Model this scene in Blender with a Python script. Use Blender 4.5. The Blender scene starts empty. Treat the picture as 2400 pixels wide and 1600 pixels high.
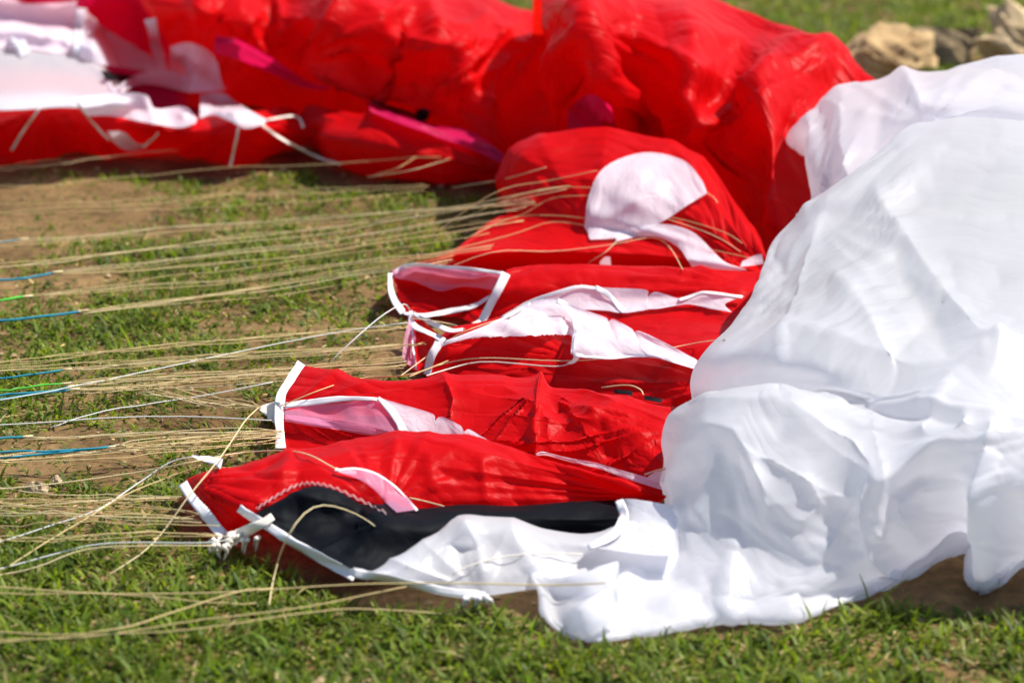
import bpy, math, random
import numpy as np
from mathutils import Vector
from mathutils.bvhtree import BVHTree

# ------------------------------------------------------------------ camera, sky, sun, exposure
S = bpy.context.scene
COL = S.collection
CAM_H, PITCH, FOCAL = 0.75, math.radians(18.0), 85.0
cam_data = bpy.data.cameras.new('camera')
cam = bpy.data.objects.new('camera', cam_data)
COL.objects.link(cam)
cam.location = (0, 0, CAM_H)
cam.rotation_euler = (math.radians(90) - PITCH, 0, 0)
cam_data.lens = FOCAL
cam_data.sensor_width = 36.0
cam_data.clip_start, cam_data.clip_end = 0.05, 600
cam_data.dof.use_dof = True
cam_data.dof.focus_distance = 2.14
cam_data.dof.aperture_fstop = 5.6
cam_data.dof.aperture_blades = 9
S.camera = cam

SUN_EL, SUN_AZ = math.radians(58), math.radians(74)      # azimuth from +Y towards +X: high on the right
world = bpy.data.worlds.new('World')
S.world = world
world.use_nodes = True
wn = world.node_tree.nodes
sky = wn.new('ShaderNodeTexSky')
sky.sky_type = 'NISHITA'
sky.sun_disc = False
sky.sun_elevation = SUN_EL
sky.sun_rotation = SUN_AZ
sky.air_density, sky.dust_density, sky.ozone_density = 1.0, 0.8, 1.0
world.node_tree.links.new(sky.outputs[0], wn['Background'].inputs[0])
wn['Background'].inputs[1].default_value = 0.125
sun_d = bpy.data.lights.new('sun', 'SUN')
sun_d.energy = 5.0
sun_d.angle = math.radians(0.53)
sun_d.color = (1.0, 0.955, 0.87)
sun = bpy.data.objects.new('sun', sun_d)
COL.objects.link(sun)
sd = Vector((math.sin(SUN_AZ) * math.cos(SUN_EL), math.cos(SUN_AZ) * math.cos(SUN_EL), math.sin(SUN_EL)))
sun.rotation_euler = sd.to_track_quat('Z', 'Y').to_euler()
sun.location = sd * 20
S.view_settings.view_transform = 'Standard'
S.view_settings.look = 'None'
S.view_settings.gamma = 1
S.view_settings.exposure = 0.46
S.render.engine = 'CYCLES'
S.cycles.max_bounces = 10
S.cycles.transparent_max_bounces = 12
S.cycles.transmission_bounces = 8
S.cycles.diffuse_bounces = 5
S.cycles.use_denoising = True

# ------------------------------------------------------------------ measuring: photograph pixel (2400 x 1600) -> place
KPX = 2400 * FOCAL / 36.0
SP, CP = math.sin(PITCH), math.cos(PITCH)
C0 = np.array([0, 0, CAM_H])
def ray(u, v):
    a, b = (u - 1200) / KPX, (800 - v) / KPX
    return np.array([a, CP + b * SP, -SP + b * CP])
def P(u, v, z):                       # point at height z
    d = ray(u, v)
    return C0 + d * ((z - CAM_H) / d[2])
def proj(X):                          # world -> pixel, arrays
    d = X - C0
    f = d[..., 1] * CP - d[..., 2] * SP
    w = d[..., 1] * SP + d[..., 2] * CP
    return 1200 + KPX * d[..., 0] / f, 800 - KPX * w / f

# ------------------------------------------------------------------ numeric helpers
def cr_matrix(n, m):
    """weights of a Catmull-Rom curve through n knots sampled at m places"""
    W = np.zeros((m, n))
    for i in range(m):
        t = i / (m - 1) * (n - 1)
        k = min(int(t), n - 2)
        f = t - k
        w = [-.5 * f + f * f - .5 * f ** 3, 1 - 2.5 * f * f + 1.5 * f ** 3, .5 * f + 2 * f * f - 1.5 * f ** 3, -.5 * f * f + .5 * f ** 3]
        for j, ww in zip(range(k - 1, k + 3), w):
            if j < 0:
                W[i, 0] += 2 * ww; W[i, 1] -= ww
            elif j > n - 1:
                W[i, n - 1] += 2 * ww; W[i, n - 2] -= ww
            else:
                W[i, j] += ww
    return W
def surf(ctrl, nv, nu):
    ctrl = np.asarray(ctrl, float)
    A = cr_matrix(ctrl.shape[0], nv)
    B = cr_matrix(ctrl.shape[1], nu)
    return np.einsum('ij,jkc,lk->ilc', A, ctrl, B)
def hash2(ix, iy, seed):
    h = (ix.astype(np.int64) * 374761393 + iy.astype(np.int64) * 668265263 + seed * 1442695041) & 0xffffffff
    h = ((h ^ (h >> 13)) * 1274126177) & 0xffffffff
    return ((h ^ (h >> 16)) & 0xffff) / 65535.0
def vnoise(x, y, seed=0):
    ix, iy = np.floor(x), np.floor(y)
    fx, fy = x - ix, y - iy
    fx, fy = fx * fx * (3 - 2 * fx), fy * fy * (3 - 2 * fy)
    a, b = hash2(ix, iy, seed), hash2(ix + 1, iy, seed)
    c, d = hash2(ix, iy + 1, seed), hash2(ix + 1, iy + 1, seed)
    return (a * (1 - fx) + b * fx) * (1 - fy) + (c * (1 - fx) + d * fx) * fy
def fbm(x, y, seed=0, oct=4):
    s, a, t = 0, 1, 0
    for o in range(oct):
        s = s + a * vnoise(x * 2 ** o, y * 2 ** o, seed + 7 * o); t += a; a *= .5
    return s / t
def blur(D, r):
    for ax in (0, 1):
        n = D.shape[ax]
        rr = max(1, min(r, n // 2 - 1))
        pad = [(0, 0)] * D.ndim
        pad[ax] = (rr + 1, rr)
        c = np.cumsum(np.pad(D, pad, mode='edge'), axis=ax)
        hi = np.take(c, range(2 * rr + 1, 2 * rr + 1 + n), axis=ax)
        lo = np.take(c, range(0, n), axis=ax)
        D = (hi - lo) / (2 * rr + 1)
    return D
def normals(X):
    du, dv = np.gradient(X, axis=1), np.gradient(X, axis=0)
    n = np.cross(du, dv)
    return n / (np.linalg.norm(n, axis=2, keepdims=True) + 1e-12)

def worley2(x, y, seed):
    """squared distance to the nearest of jittered lattice points: smooth hollows that meet in sharp ridges"""
    ix, iy = np.floor(x), np.floor(y)
    best = np.full(x.shape, 9.)
    for i in (-1, 0, 1):
        for j in (-1, 0, 1):
            cx, cy = ix + i, iy + j
            px, py = cx + .05 + .9 * hash2(cx, cy, seed), cy + .05 + .9 * hash2(cx, cy, seed + 91)
            best = np.minimum(best, (x - px) ** 2 + (y - py) ** 2 + .35 * hash2(cx, cy, seed + 17))
    return best
def facet(x, y, seed):
    """random heights joined by flat triangles: taut planes with straight creases between them"""
    ix, iy = np.floor(x), np.floor(y)
    fx, fy = x - ix, y - iy
    h00, h11 = hash2(ix, iy, seed), hash2(ix + 1, iy + 1, seed)
    h10, h01 = hash2(ix + 1, iy, seed), hash2(ix, iy + 1, seed)
    flip = hash2(ix, iy, seed + 55) > .5
    a = np.where(fx > fy, h00 * (1 - fx) + h10 * (fx - fy) + h11 * fy, h00 * (1 - fy) + h01 * (fy - fx) + h11 * fx)
    b = np.where(fx + fy < 1, h00 * (1 - fx - fy) + h10 * fx + h01 * fy, h11 * (fx + fy - 1) + h10 * (1 - fy) + h01 * (1 - fx))
    return np.where(flip, b, a)
def arc(X):
    su = np.concatenate([np.zeros((X.shape[0], 1)), np.cumsum(np.linalg.norm(np.diff(X, axis=1), axis=2), axis=1)], 1)
    sv = np.concatenate([np.zeros((1, X.shape[1])), np.cumsum(np.linalg.norm(np.diff(X, axis=0), axis=2), axis=0)], 0)
    return su, sv
def crumple(T, seed, k=1., ang=0., stretch=2.2, scale=.10, floor=.002, crisp=1.):
    """creases of thin crisp nylon: long hollows between sharp ridges, in three sizes, strong in some places and nearly absent in others"""
    su, sv = arc(T)
    n = normals(T)
    h = np.zeros(su.shape)
    rg = np.random.RandomState(seed)
    for o, (sc, am, st) in enumerate(((scale, .0085, stretch), (scale * .42, .0026 * crisp, stretch * .8), (scale * .17, .0007 * crisp, 1.5))):
        a = ang + rg.uniform(-.5, .5) + o * .7
        ca, sa = math.cos(a), math.sin(a)
        wx = su + (fbm(su / sc * .8 + 3, sv / sc * .8, seed + o, 2) - .5) * sc * .7
        wy = sv + (fbm(su / sc * .8, sv / sc * .8 + 8, seed + 5 + o, 2) - .5) * sc * .7
        x, y = (wx * ca + wy * sa) / (sc * st), (-wx * sa + wy * ca) / sc
        if o < 2:
            f = .35 + (facet(x + 31.7, y + 17.3, seed * 3 + o) - .5) * (1.5, 1.3)[o]
        else:
            f = worley2(x + 31.7, y + 17.3, seed * 3 + o)
        m = np.clip(fbm(su / sc * .35 + 11, sv / sc * .35 + 5, seed + 40 + o, 2) * 3.2 - 1.0, .12, 1.3)
        h = h + am * (f - .35) * m
    nv, nu = su.shape
    e = np.minimum(np.minimum(np.arange(nv), np.arange(nv)[::-1]) / (.10 * nv), 1)[:, None] * np.minimum(np.minimum(np.arange(nu), np.arange(nu)[::-1]) / (.05 * nu), 1)[None]
    X = T + n * (h * k * (.3 + .7 * e))[..., None]            # sewn edges keep straighter
    X[..., 2] = np.maximum(X[..., 2], floor)
    return X

# ------------------------------------------------------------------ object helpers
def link(o, parent=None):
    COL.objects.link(o)
    if parent is not None:
        o.parent = parent
    return o
def mesh_obj(name, verts, faces, mat, parent=None, smooth=True, uv=None):
    me = bpy.data.meshes.new(name)
    me.from_pydata([tuple(v) for v in np.asarray(verts).tolist()], [], faces)
    if smooth:
        me.polygons.foreach_set('use_smooth', [True] * len(me.polygons))
    if uv is not None:
        lay = me.uv_layers.new(name='UVMap')
        li = np.zeros(len(me.loops), np.int32)
        me.loops.foreach_get('vertex_index', li)
        lay.data.foreach_set('uv', np.asarray(uv, np.float32)[li].ravel())
    me.materials.append(mat)
    return link(bpy.data.objects.new(name, me), parent)
BVH = []
FOOT = []
def grid_faces(nv, nu):
    i = np.arange(nv * nu).reshape(nv, nu)
    return np.stack([i[:-1, :-1], i[:-1, 1:], i[1:, 1:], i[1:, :-1]], -1).reshape(-1, 4).tolist()
def grid_obj(name, X, mat, parent, catch=True, thick=0):
    nv, nu = X.shape[:2]
    su = np.concatenate([np.zeros((nv, 1)), np.cumsum(np.linalg.norm(np.diff(X, axis=1), axis=2), axis=1)], 1)
    sv = np.concatenate([np.zeros((1, nu)), np.cumsum(np.linalg.norm(np.diff(X, axis=0), axis=2), axis=0)], 0)
    uv = np.stack([su - su[:, nu // 2:nu // 2 + 1], sv], -1).reshape(-1, 2)
    f = grid_faces(nv, nu)
    o = mesh_obj(name, X.reshape(-1, 3), f, mat, parent, True, uv)
    if thick:
        md = o.modifiers.new('thickness', 'SOLIDIFY'); md.thickness = thick; md.offset = 0
    if catch:
        BVH.append(BVHTree.FromPolygons([tuple(p) for p in X.reshape(-1, 3).tolist()], f))
        FOOT.append(X.reshape(-1, 3))
    return o
def pts(rows):
    return np.array([[P(*p) if len(p) == 3 else np.array(p[1]) for p in r] for r in rows])
def polydist(u, v, line):
    best = np.full(u.shape, 1e9)
    for (ax, ay), (bx, by) in zip(line[:-1], line[1:]):
        dx, dy = bx - ax, by - ay
        t = np.clip(((u - ax) * dx + (v - ay) * dy) / (dx * dx + dy * dy + 1e-9), 0, 1)
        best = np.minimum(best, np.hypot(u - ax - t * dx, v - ay - t * dy))
    return best
def back(row, dy, dz, zmin=.003, du=0):
    """the hidden continuation of an edge: further away and lower"""
    out = []
    for p in row:
        q = P(*p) if len(p) == 3 else np.array(p[1])
        out.append(('w', (q[0] + du, q[1] + dy, max(zmin, q[2] + dz))))
    return out
def sheet(name, rows, mat, parent, res, k=1., seed=1, ridges=(), ang=0., scale=.10, stretch=2.2, catch=True, thick=0, fans=(), crisp=1., gain=1.25):
    T = surf(pts(rows), *res)
    n = normals(T)
    view = T - C0
    n = n * (-1 if np.median((n * view).sum(2)) > 0 else 1)
    if ridges:
        u, v = proj(T)
        for line, w, h in ridges:
            d = polydist(u, v, line)
            w = w * 2.0
            T = T + n * (gain * h * np.exp(-(np.sqrt(d * d + (w * .16) ** 2) - w * .16) / w))[..., None]
    if fans:
        u, v = proj(T)
        for fi, (fu, fv, am, R, a0, a1, nf) in enumerate(fans):      # folds that run out from a gathered point
            rf = np.random.RandomState(seed * 31 + fi)
            du, dv = u - fu, (v - fv) * 1.5
            r = np.hypot(du, dv) / R
            th = np.degrees(np.arctan2(dv, du)) % 360
            wv = np.zeros(u.shape)
            for q in range(nf):
                c = a0 + (a1 - a0) * (q + rf.uniform(.15, .85)) / nf
                dd = np.abs((th - c + 180) % 360 - 180)
                wv = np.maximum(wv, rf.uniform(.5, 1.) * np.exp(-dd / ((a1 - a0) / nf * rf.uniform(.22, .5))))
            T = T + n * (am * (wv - .35) * np.clip((r - .12) / .4, 0, 1) * r * np.exp(1 - r * rf.uniform(.9, 1.2)))[..., None]
    T[..., 2] = np.maximum(T[..., 2], .002)
    T = crumple(T, seed, k, ang, stretch, scale, crisp=crisp)
    return grid_obj(name, T, mat, parent, catch, thick)
def hit(u, v):
    d = Vector(ray(u, v)).normalized()
    best = None
    for b in BVH:
        loc, nrm, idx, dist = b.ray_cast(Vector(C0), d)
        if loc is not None and (best is None or dist < best[1]):
            best = (loc, dist, nrm)
    if best is None:
        return np.array(P(u, v, .012)), np.array((0, 0, 1.))
    n = np.array(best[2])
    if n @ np.array(d) > 0: n = -n
    return np.array(best[0]), n
def lay(U, off, smooth=1, lift=0):
    """drop a pixel grid (nv,nu,2) onto the cloth below it and lift it by off"""
    nv, nu = U.shape[:2]
    X = np.zeros((nv, nu, 3)); N = np.zeros((nv, nu, 3))
    for i in range(nv):
        for j in range(nu):
            X[i, j], N[i, j] = hit(*U[i, j])
    dist = np.linalg.norm(X - C0, axis=2, keepdims=True)
    # samples that fell past the edge of the cloth take the depth of their neighbours on it
    lo = dist[..., 0].copy()
    for _ in range(6):
        p = np.pad(lo, 1, mode='edge')
        lo = np.minimum.reduce([p[1:-1, 1:-1], p[:-2, 1:-1], p[2:, 1:-1], p[1:-1, :-2], p[1:-1, 2:]])
    bad = dist[..., 0] > lo + .03
    if bad.any() and not bad.all():
        dd, known = dist[..., 0].copy(), ~bad
        for _ in range(80):
            if known.all(): break
            pk = np.pad(known.astype(float), 1); pd = np.pad(np.where(known, dd, 0), 1)
            c = pk[:-2, 1:-1] + pk[2:, 1:-1] + pk[1:-1, :-2] + pk[1:-1, 2:]
            sm = pd[:-2, 1:-1] + pd[2:, 1:-1] + pd[1:-1, :-2] + pd[1:-1, 2:]
            new = ~known & (c > 0)
            dd[new] = sm[new] / c[new]
            known = known | new
        dist = dd[..., None]
    ds = dist
    if smooth:
        ds = np.minimum(blur(dist, smooth), dist)
        if smooth >= 4:
            for _ in range(3):
                p = np.pad(ds[..., 0], 1, mode='edge')
                ds = np.minimum.reduce([p[1:-1, 1:-1], p[:-2, 1:-1], p[2:, 1:-1], p[1:-1, :-2], p[1:-1, 2:]])[..., None]
            ds = blur(ds, 2)
        ds = blur(ds, 1)
    Y = np.zeros_like(X)
    for i in range(nv):
        for j in range(nu):
            d = ray(*U[i, j]); d = d / np.linalg.norm(d)
            Y[i, j] = C0 + d * (ds[i, j, 0] - off * 1.4)
    Y[..., 2] = np.maximum(Y[..., 2] + lift, .004)
    return Y
def overlay(name, rows, mat, parent, res, off=.003, ex=(0, 0), seed=1, smooth=2, catch=False, thick=0, bulge=0, fray=0):
    U = surf(np.array(rows, float), *res)
    if fray:
        rg = np.random.RandomState(seed)
        U[-1, :, 1] += rg.uniform(-fray, fray, res[1])
        U[0, :, 1] += rg.uniform(-fray, fray, res[1]) * .4
    X = lay(U, off, smooth)
    if bulge:
        a = np.sin(np.linspace(0, math.pi, res[0]))[:, None] * np.sin(np.linspace(0, math.pi, res[1]))[None]
        X[..., 2] += a * bulge; X[..., 1] -= a * bulge * .5
    if ex[0] + ex[1] > 0:
        X = crumple(X, seed, .35, 0, 1.8, .04)
    return grid_obj(name, X, mat, parent, catch, thick)
def curve_pts(P3, m):
    P3 = np.asarray(P3, float)
    return cr_matrix(len(P3), m) @ P3
def tape(name, center, width, mat, parent, off=.004, n=None, smooth=1, thick=.0003):
    """a sewn ribbon following a path on the cloth (path in pixels, width in pixels)"""
    c = np.array(center, float)
    n = n or max(12, int(np.linalg.norm(np.diff(c, axis=0), axis=1).sum() / 9))
    q = curve_pts(c, n)
    t = np.gradient(q, axis=0); t /= np.linalg.norm(t, axis=1, keepdims=True) + 1e-9
    nn = np.stack([-t[:, 1], t[:, 0]], 1)
    w = np.interp(np.linspace(0, 1, n), np.linspace(0, 1, len(np.atleast_1d(width))), np.atleast_1d(width)) if np.ndim(width) else np.full(n, width)
    rw = np.random.RandomState(int(abs(c.sum())) % 9973)
    w = w * .85 * (1 + .10 * blur(rw.randn(n, 1, 1), 1)[:, 0, 0])          # hand-sewn: never quite even
    q = q + nn * (blur(rw.randn(n, 1, 1), 2)[:, 0] * 1.5)
    ks = np.linspace(-.5, .5, 5)
    U = np.stack([q + nn * (w * k)[:, None] for k in ks], 0)
    return grid_obj(name, lay(U, off * .75, smooth), mat, parent, False, thick)
def tube_mesh(name, Q, r, mat, parent, sides=5):
    Q = np.asarray(Q, float)
    n = len(Q)
    t = np.gradient(Q, axis=0); t /= np.linalg.norm(t, axis=1, keepdims=True) + 1e-9
    a = np.cross(t, np.array([0, 0, 1.])); a /= np.linalg.norm(a, axis=1, keepdims=True) + 1e-9
    b = np.cross(a, t)
    V = []
    for k in range(sides):
        p = 2 * math.pi * k / sides
        V.append(Q + (a * math.cos(p) + b * math.sin(p)) * (r if np.ndim(r) == 0 else np.asarray(r)[:, None]))
    V = np.stack(V, 1).reshape(-1, 3)
    F = []
    for i in range(n - 1):
        for k in range(sides):
            k2 = (k + 1) % sides
            F.append((i * sides + k, i * sides + k2, (i + 1) * sides + k2, (i + 1) * sides + k))
    F.append(tuple(range(sides))[::-1]); F.append(tuple((n - 1) * sides + k for k in range(sides)))
    ln = np.concatenate([[0], np.cumsum(np.linalg.norm(np.diff(Q, axis=0), axis=1))])
    uv = np.stack([np.repeat(ln, sides), np.tile(np.arange(sides) / sides, n)], 1)
    return mesh_obj(name, V, F, mat, parent, True, uv)
def res_pt(p):
    if len(p) == 3: return P(*p)
    X, n = hit(p[0], p[1])
    d = ray(p[0], p[1]); d = d / np.linalg.norm(d)
    q = X - d * p[3]
    q[2] = max(q[2], .008)
    return q
def cord(name, path, r, mat, parent, m=None, wob=0, seed=0):
    if path[0][0] < -30 and len(path[0]) == 3:
        (a, b, c_), (a2, b2, _) = path[0], path[1][:3]
        sl = (b2 - b) / (a2 - a) if len(path[1]) == 3 else 0
        path = [(a - 520, b - 520 * sl * .8, .012)] + list(path)
    Q = np.array([res_pt(p) for p in path])
    L = np.linalg.norm(np.diff(Q, axis=0), axis=1).sum()
    m = m or int(max(14, min(90, L / .018)))
    Q = curve_pts(Q, m)
    if wob:
        rg = np.random.RandomState(seed)
        k = blur(rg.randn(m, 1, 3), 2)[:, 0]
        k2 = blur(rg.randn(m, 1, 3), 6)[:, 0]
        e = np.sin(np.linspace(0, math.pi, m))[:, None] ** .5
        Q = Q + (k + 1.6 * k2) * e * wob * np.array([1, 1.6, .55])
        Q[:, 2] = np.maximum(Q[:, 2], .006)
    if any(len(p) == 4 for p in path):
        for i in range(m):                     # keep the cord on top of the cloth all along
            pu, pv = proj(Q[i])
            X, nn = hit(float(pu), float(pv))
            dq, dx = np.linalg.norm(Q[i] - C0), np.linalg.norm(X - C0)
            if (dq > dx - .002 or name == 'panel_seam') and dq < dx + .06:
                Q[i] = C0 + (Q[i] - C0) / dq * (dx - (.0004 if name == 'panel_seam' else .0025))
        Q[1:-1] = Q[1:-1] * .5 + (Q[:-2] + Q[2:]) * .25
    return tube_mesh(name, Q, r, mat, parent)

# ------------------------------------------------------------------ materials
def new_mat(name):
    m = bpy.data.materials.new(name); m.use_nodes = True
    nt = m.node_tree
    return m, nt, nt.nodes, nt.links, nt.nodes['Principled BSDF'], nt.nodes['Material Output']
def fabric(name, col, trans, tfac=.35, rough=.42, clear=0.0, spec=.5, crinkle=.25, rip=.12, var=.08, fine=1.2, crease=0.):
    m, nt, N, L, bs, out = new_mat(name)
    uv = N.new('ShaderNodeUVMap')
    nz = N.new('ShaderNodeTexNoise'); nz.inputs['Scale'].default_value = 14; nz.inputs['Detail'].default_value = 5
    L.new(uv.outputs[0], nz.inputs['Vector'])
    mx = N.new('ShaderNodeMix'); mx.data_type = 'RGBA'
    mx.inputs['A'].default_value = tuple(c * (1 - var) for c in col) + (1,)
    mx.inputs['B'].default_value = tuple(min(1, c * (1 + var)) for c in col) + (1,)
    L.new(nz.outputs['Fac'], mx.inputs['Factor'])
    bs.inputs['Roughness'].default_value = rough
    bs.inputs['Specular IOR Level'].default_value = spec
    L.new(mx.outputs['Result'], bs.inputs['Base Color'])
    # ripstop threads and fine crinkles
    sep = N.new('ShaderNodeSeparateXYZ'); L.new(uv.outputs[0], sep.inputs[0])
    th = []
    for ax in (0, 1):
        mu = N.new('ShaderNodeMath'); mu.operation = 'MULTIPLY'; mu.inputs[1].default_value = 170; L.new(sep.outputs[ax], mu.inputs[0])
        fr = N.new('ShaderNodeMath'); fr.operation = 'PINGPONG'; fr.inputs[1].default_value = .5; L.new(mu.outputs[0], fr.inputs[0])
        lt = N.new('ShaderNodeMath'); lt.operation = 'LESS_THAN'; lt.inputs[1].default_value = .07; L.new(fr.outputs[0], lt.inputs[0])
        th.append(lt)
    mxx = N.new('ShaderNodeMath'); mxx.operation = 'MAXIMUM'; L.new(th[0].outputs[0], mxx.inputs[0]); L.new(th[1].outputs[0], mxx.inputs[1])
    cr = N.new('ShaderNodeTexNoise'); cr.inputs['Scale'].default_value = 55; cr.inputs['Detail'].default_value = 6; cr.inputs['Distortion'].default_value = 1.4
    L.new(uv.outputs[0], cr.inputs['Vector'])
    vo = N.new('ShaderNodeTexVoronoi'); vo.feature = 'DISTANCE_TO_EDGE'; vo.inputs['Scale'].default_value = 34
    dist = N.new('ShaderNodeVectorMath'); dist.operation = 'ADD'
    sc = N.new('ShaderNodeVectorMath'); sc.operation = 'SCALE'; sc.inputs['Scale'].default_value = .02
    L.new(nz.outputs['Color'], sc.inputs[0]); L.new(uv.outputs[0], dist.inputs[0]); L.new(sc.outputs[0], dist.inputs[1])
    L.new(dist.outputs[0], vo.inputs['Vector'])
    ad = N.new('ShaderNodeMath'); ad.operation = 'MULTIPLY_ADD'; ad.inputs[1].default_value = fine
    L.new(vo.outputs['Distance'], ad.inputs[0]); L.new(cr.outputs['Fac'], ad.inputs[2])
    b1 = N.new('ShaderNodeBump'); b1.inputs['Strength'].default_value = crinkle; b1.inputs['Distance'].default_value = .004
    L.new(ad.outputs[0], b1.inputs['Height'])
    b2 = N.new('ShaderNodeBump'); b2.inputs['Strength'].default_value = rip; b2.inputs['Distance'].default_value = .0006
    prev = b1
    for rot, sx, sy, sc_, dst in ((-.75, 1, 2.4, 15, .004), (1.4, 1, 2., 34, .0022)) if crease else ():
        mp = N.new('ShaderNodeMapping'); mp.inputs['Rotation'].default_value[2] = rot; mp.inputs['Scale'].default_value = (sx, sy, 1)
        L.new(dist.outputs[0], mp.inputs['Vector'])
        v2 = N.new('ShaderNodeTexVoronoi'); v2.feature = 'F1'; v2.inputs['Scale'].default_value = sc_
        L.new(mp.outputs[0], v2.inputs['Vector'])
        pw = N.new('ShaderNodeMath'); pw.operation = 'POWER'; pw.inputs[1].default_value = 2.0
        L.new(v2.outputs['Distance'], pw.inputs[0])
        b3 = N.new('ShaderNodeBump'); b3.inputs['Strength'].default_value = crease; b3.inputs['Distance'].default_value = dst
        L.new(pw.outputs[0], b3.inputs['Height']); L.new(prev.outputs[0], b3.inputs['Normal'])
        prev = b3
    L.new(mxx.outputs[0], b2.inputs['Height']); L.new(prev.outputs[0], b2.inputs['Normal'])
    L.new(b2.outputs[0], bs.inputs['Normal'])
    tr = N.new('ShaderNodeBsdfTranslucent'); tr.inputs[0].default_value = tuple(trans) + (1,)
    L.new(prev.outputs[0], tr.inputs['Normal'])
    ms = N.new('ShaderNodeMixShader'); ms.inputs[0].default_value = tfac
    L.new(bs.outputs[0], ms.inputs[1]); L.new(tr.outputs[0], ms.inputs[2])
    last = ms
    if clear > 0:
        tp = N.new('ShaderNodeBsdfTransparent')
        m2 = N.new('ShaderNodeMixShader'); m2.inputs[0].default_value = clear
        L.new(ms.outputs[0], m2.inputs[1]); L.new(tp.outputs[0], m2.inputs[2])
        last = m2
    L.new(last.outputs[0], out.inputs[0])
    return m
M_RED = fabric('red_nylon', (.62, .004, .006), (.95, .012, .005), .38, .40, spec=.08, crinkle=.14, crease=.85)
M_REDFAR = M_RED
M_RED_SKY = fabric('red_nylon_sky_tint', (.60, .008, .10), (.8, .008, .10), .45, .5, spec=.2)  # red cloth's underside, the bluish sky reflection painted into its base colour
M_WHITE = fabric('white_nylon', (.86, .86, .90), (.93, .92, .95), .58, .36, spec=.4, var=.015, crinkle=.05, fine=.2, crease=.30)
M_RIB = fabric('sheer_white_rib', (.86, .80, .86), (.92, .84, .92), .35, .45, clear=.10, var=.03, crinkle=.3)
M_SHEER = fabric('sheer_pink_rib', (.84, .36, .56), (.9, .32, .52), .35, .45, clear=.42, var=.05, crinkle=.3)
M_BLACK = fabric('black_nylon', (.004, .005, .007), (.003, .003, .003), .04, .6, spec=.06, var=.15, crinkle=.12, crease=.4)
M_PALEPINK = fabric('pale_pink_rib', (.93, .76, .83), (.95, .72, .80), .30, .45, clear=.06, var=.05, crinkle=.2)
def plain(name, col, rough=.7, spec=.3, weave=900, bump=.3):
    m, nt, N, L, bs, out = new_mat(name)
    uv = N.new('ShaderNodeUVMap')
    nz = N.new('ShaderNodeTexNoise'); nz.inputs['Scale'].default_value = 60; nz.inputs['Detail'].default_value = 4
    L.new(uv.outputs[0], nz.inputs['Vector'])
    mx = N.new('ShaderNodeMix'); mx.data_type = 'RGBA'
    mx.inputs['A'].default_value = tuple(c * .82 for c in col) + (1,); mx.inputs['B'].default_value = tuple(min(1, c * 1.1) for c in col) + (1,)
    L.new(nz.outputs['Fac'], mx.inputs['Factor']); L.new(mx.outputs['Result'], bs.inputs['Base Color'])
    wv = N.new('ShaderNodeTexWave'); wv.inputs['Scale'].default_value = weave / 6.28; wv.inputs['Distortion'].default_value = .6
    L.new(uv.outputs[0], wv.inputs['Vector'])
    b = N.new('ShaderNodeBump'); b.inputs['Strength'].default_value = bump; b.inputs['Distance'].default_value = .0008
    L.new(wv.outputs['Fac'], b.inputs['Height']); L.new(b.outputs[0], bs.inputs['Normal'])
    bs.inputs['Roughness'].default_value = rough; bs.inputs['Specular IOR Level'].default_value = spec
    return m
M_TAPE = plain('white_webbing', (.80, .76, .76), weave=5200, bump=.15)
M_CREAM = plain('cream_webbing', (.78, .70, .60), weave=5200, bump=.15)
M_TAN = plain('tan_aramid_line', (.66, .49, .22), .6)
M_PALE = plain('pale_aramid_line', (.76, .61, .34), .6)
M_LWHITE = plain('white_line', (.74, .74, .68), .6)
M_TEAL = plain('teal_line', (.01, .27, .38), .6, weave=1800)
M_GREEN = plain('green_line', (.10, .62, .06), .6)
M_THREAD = plain('stitch_thread', (.72, .45, .45))
M_MARK_SHADE = plain('black_mark_and_shade', (.012, .010, .012))  # black of the sail marks, also paints the shade inside the openings

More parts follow.
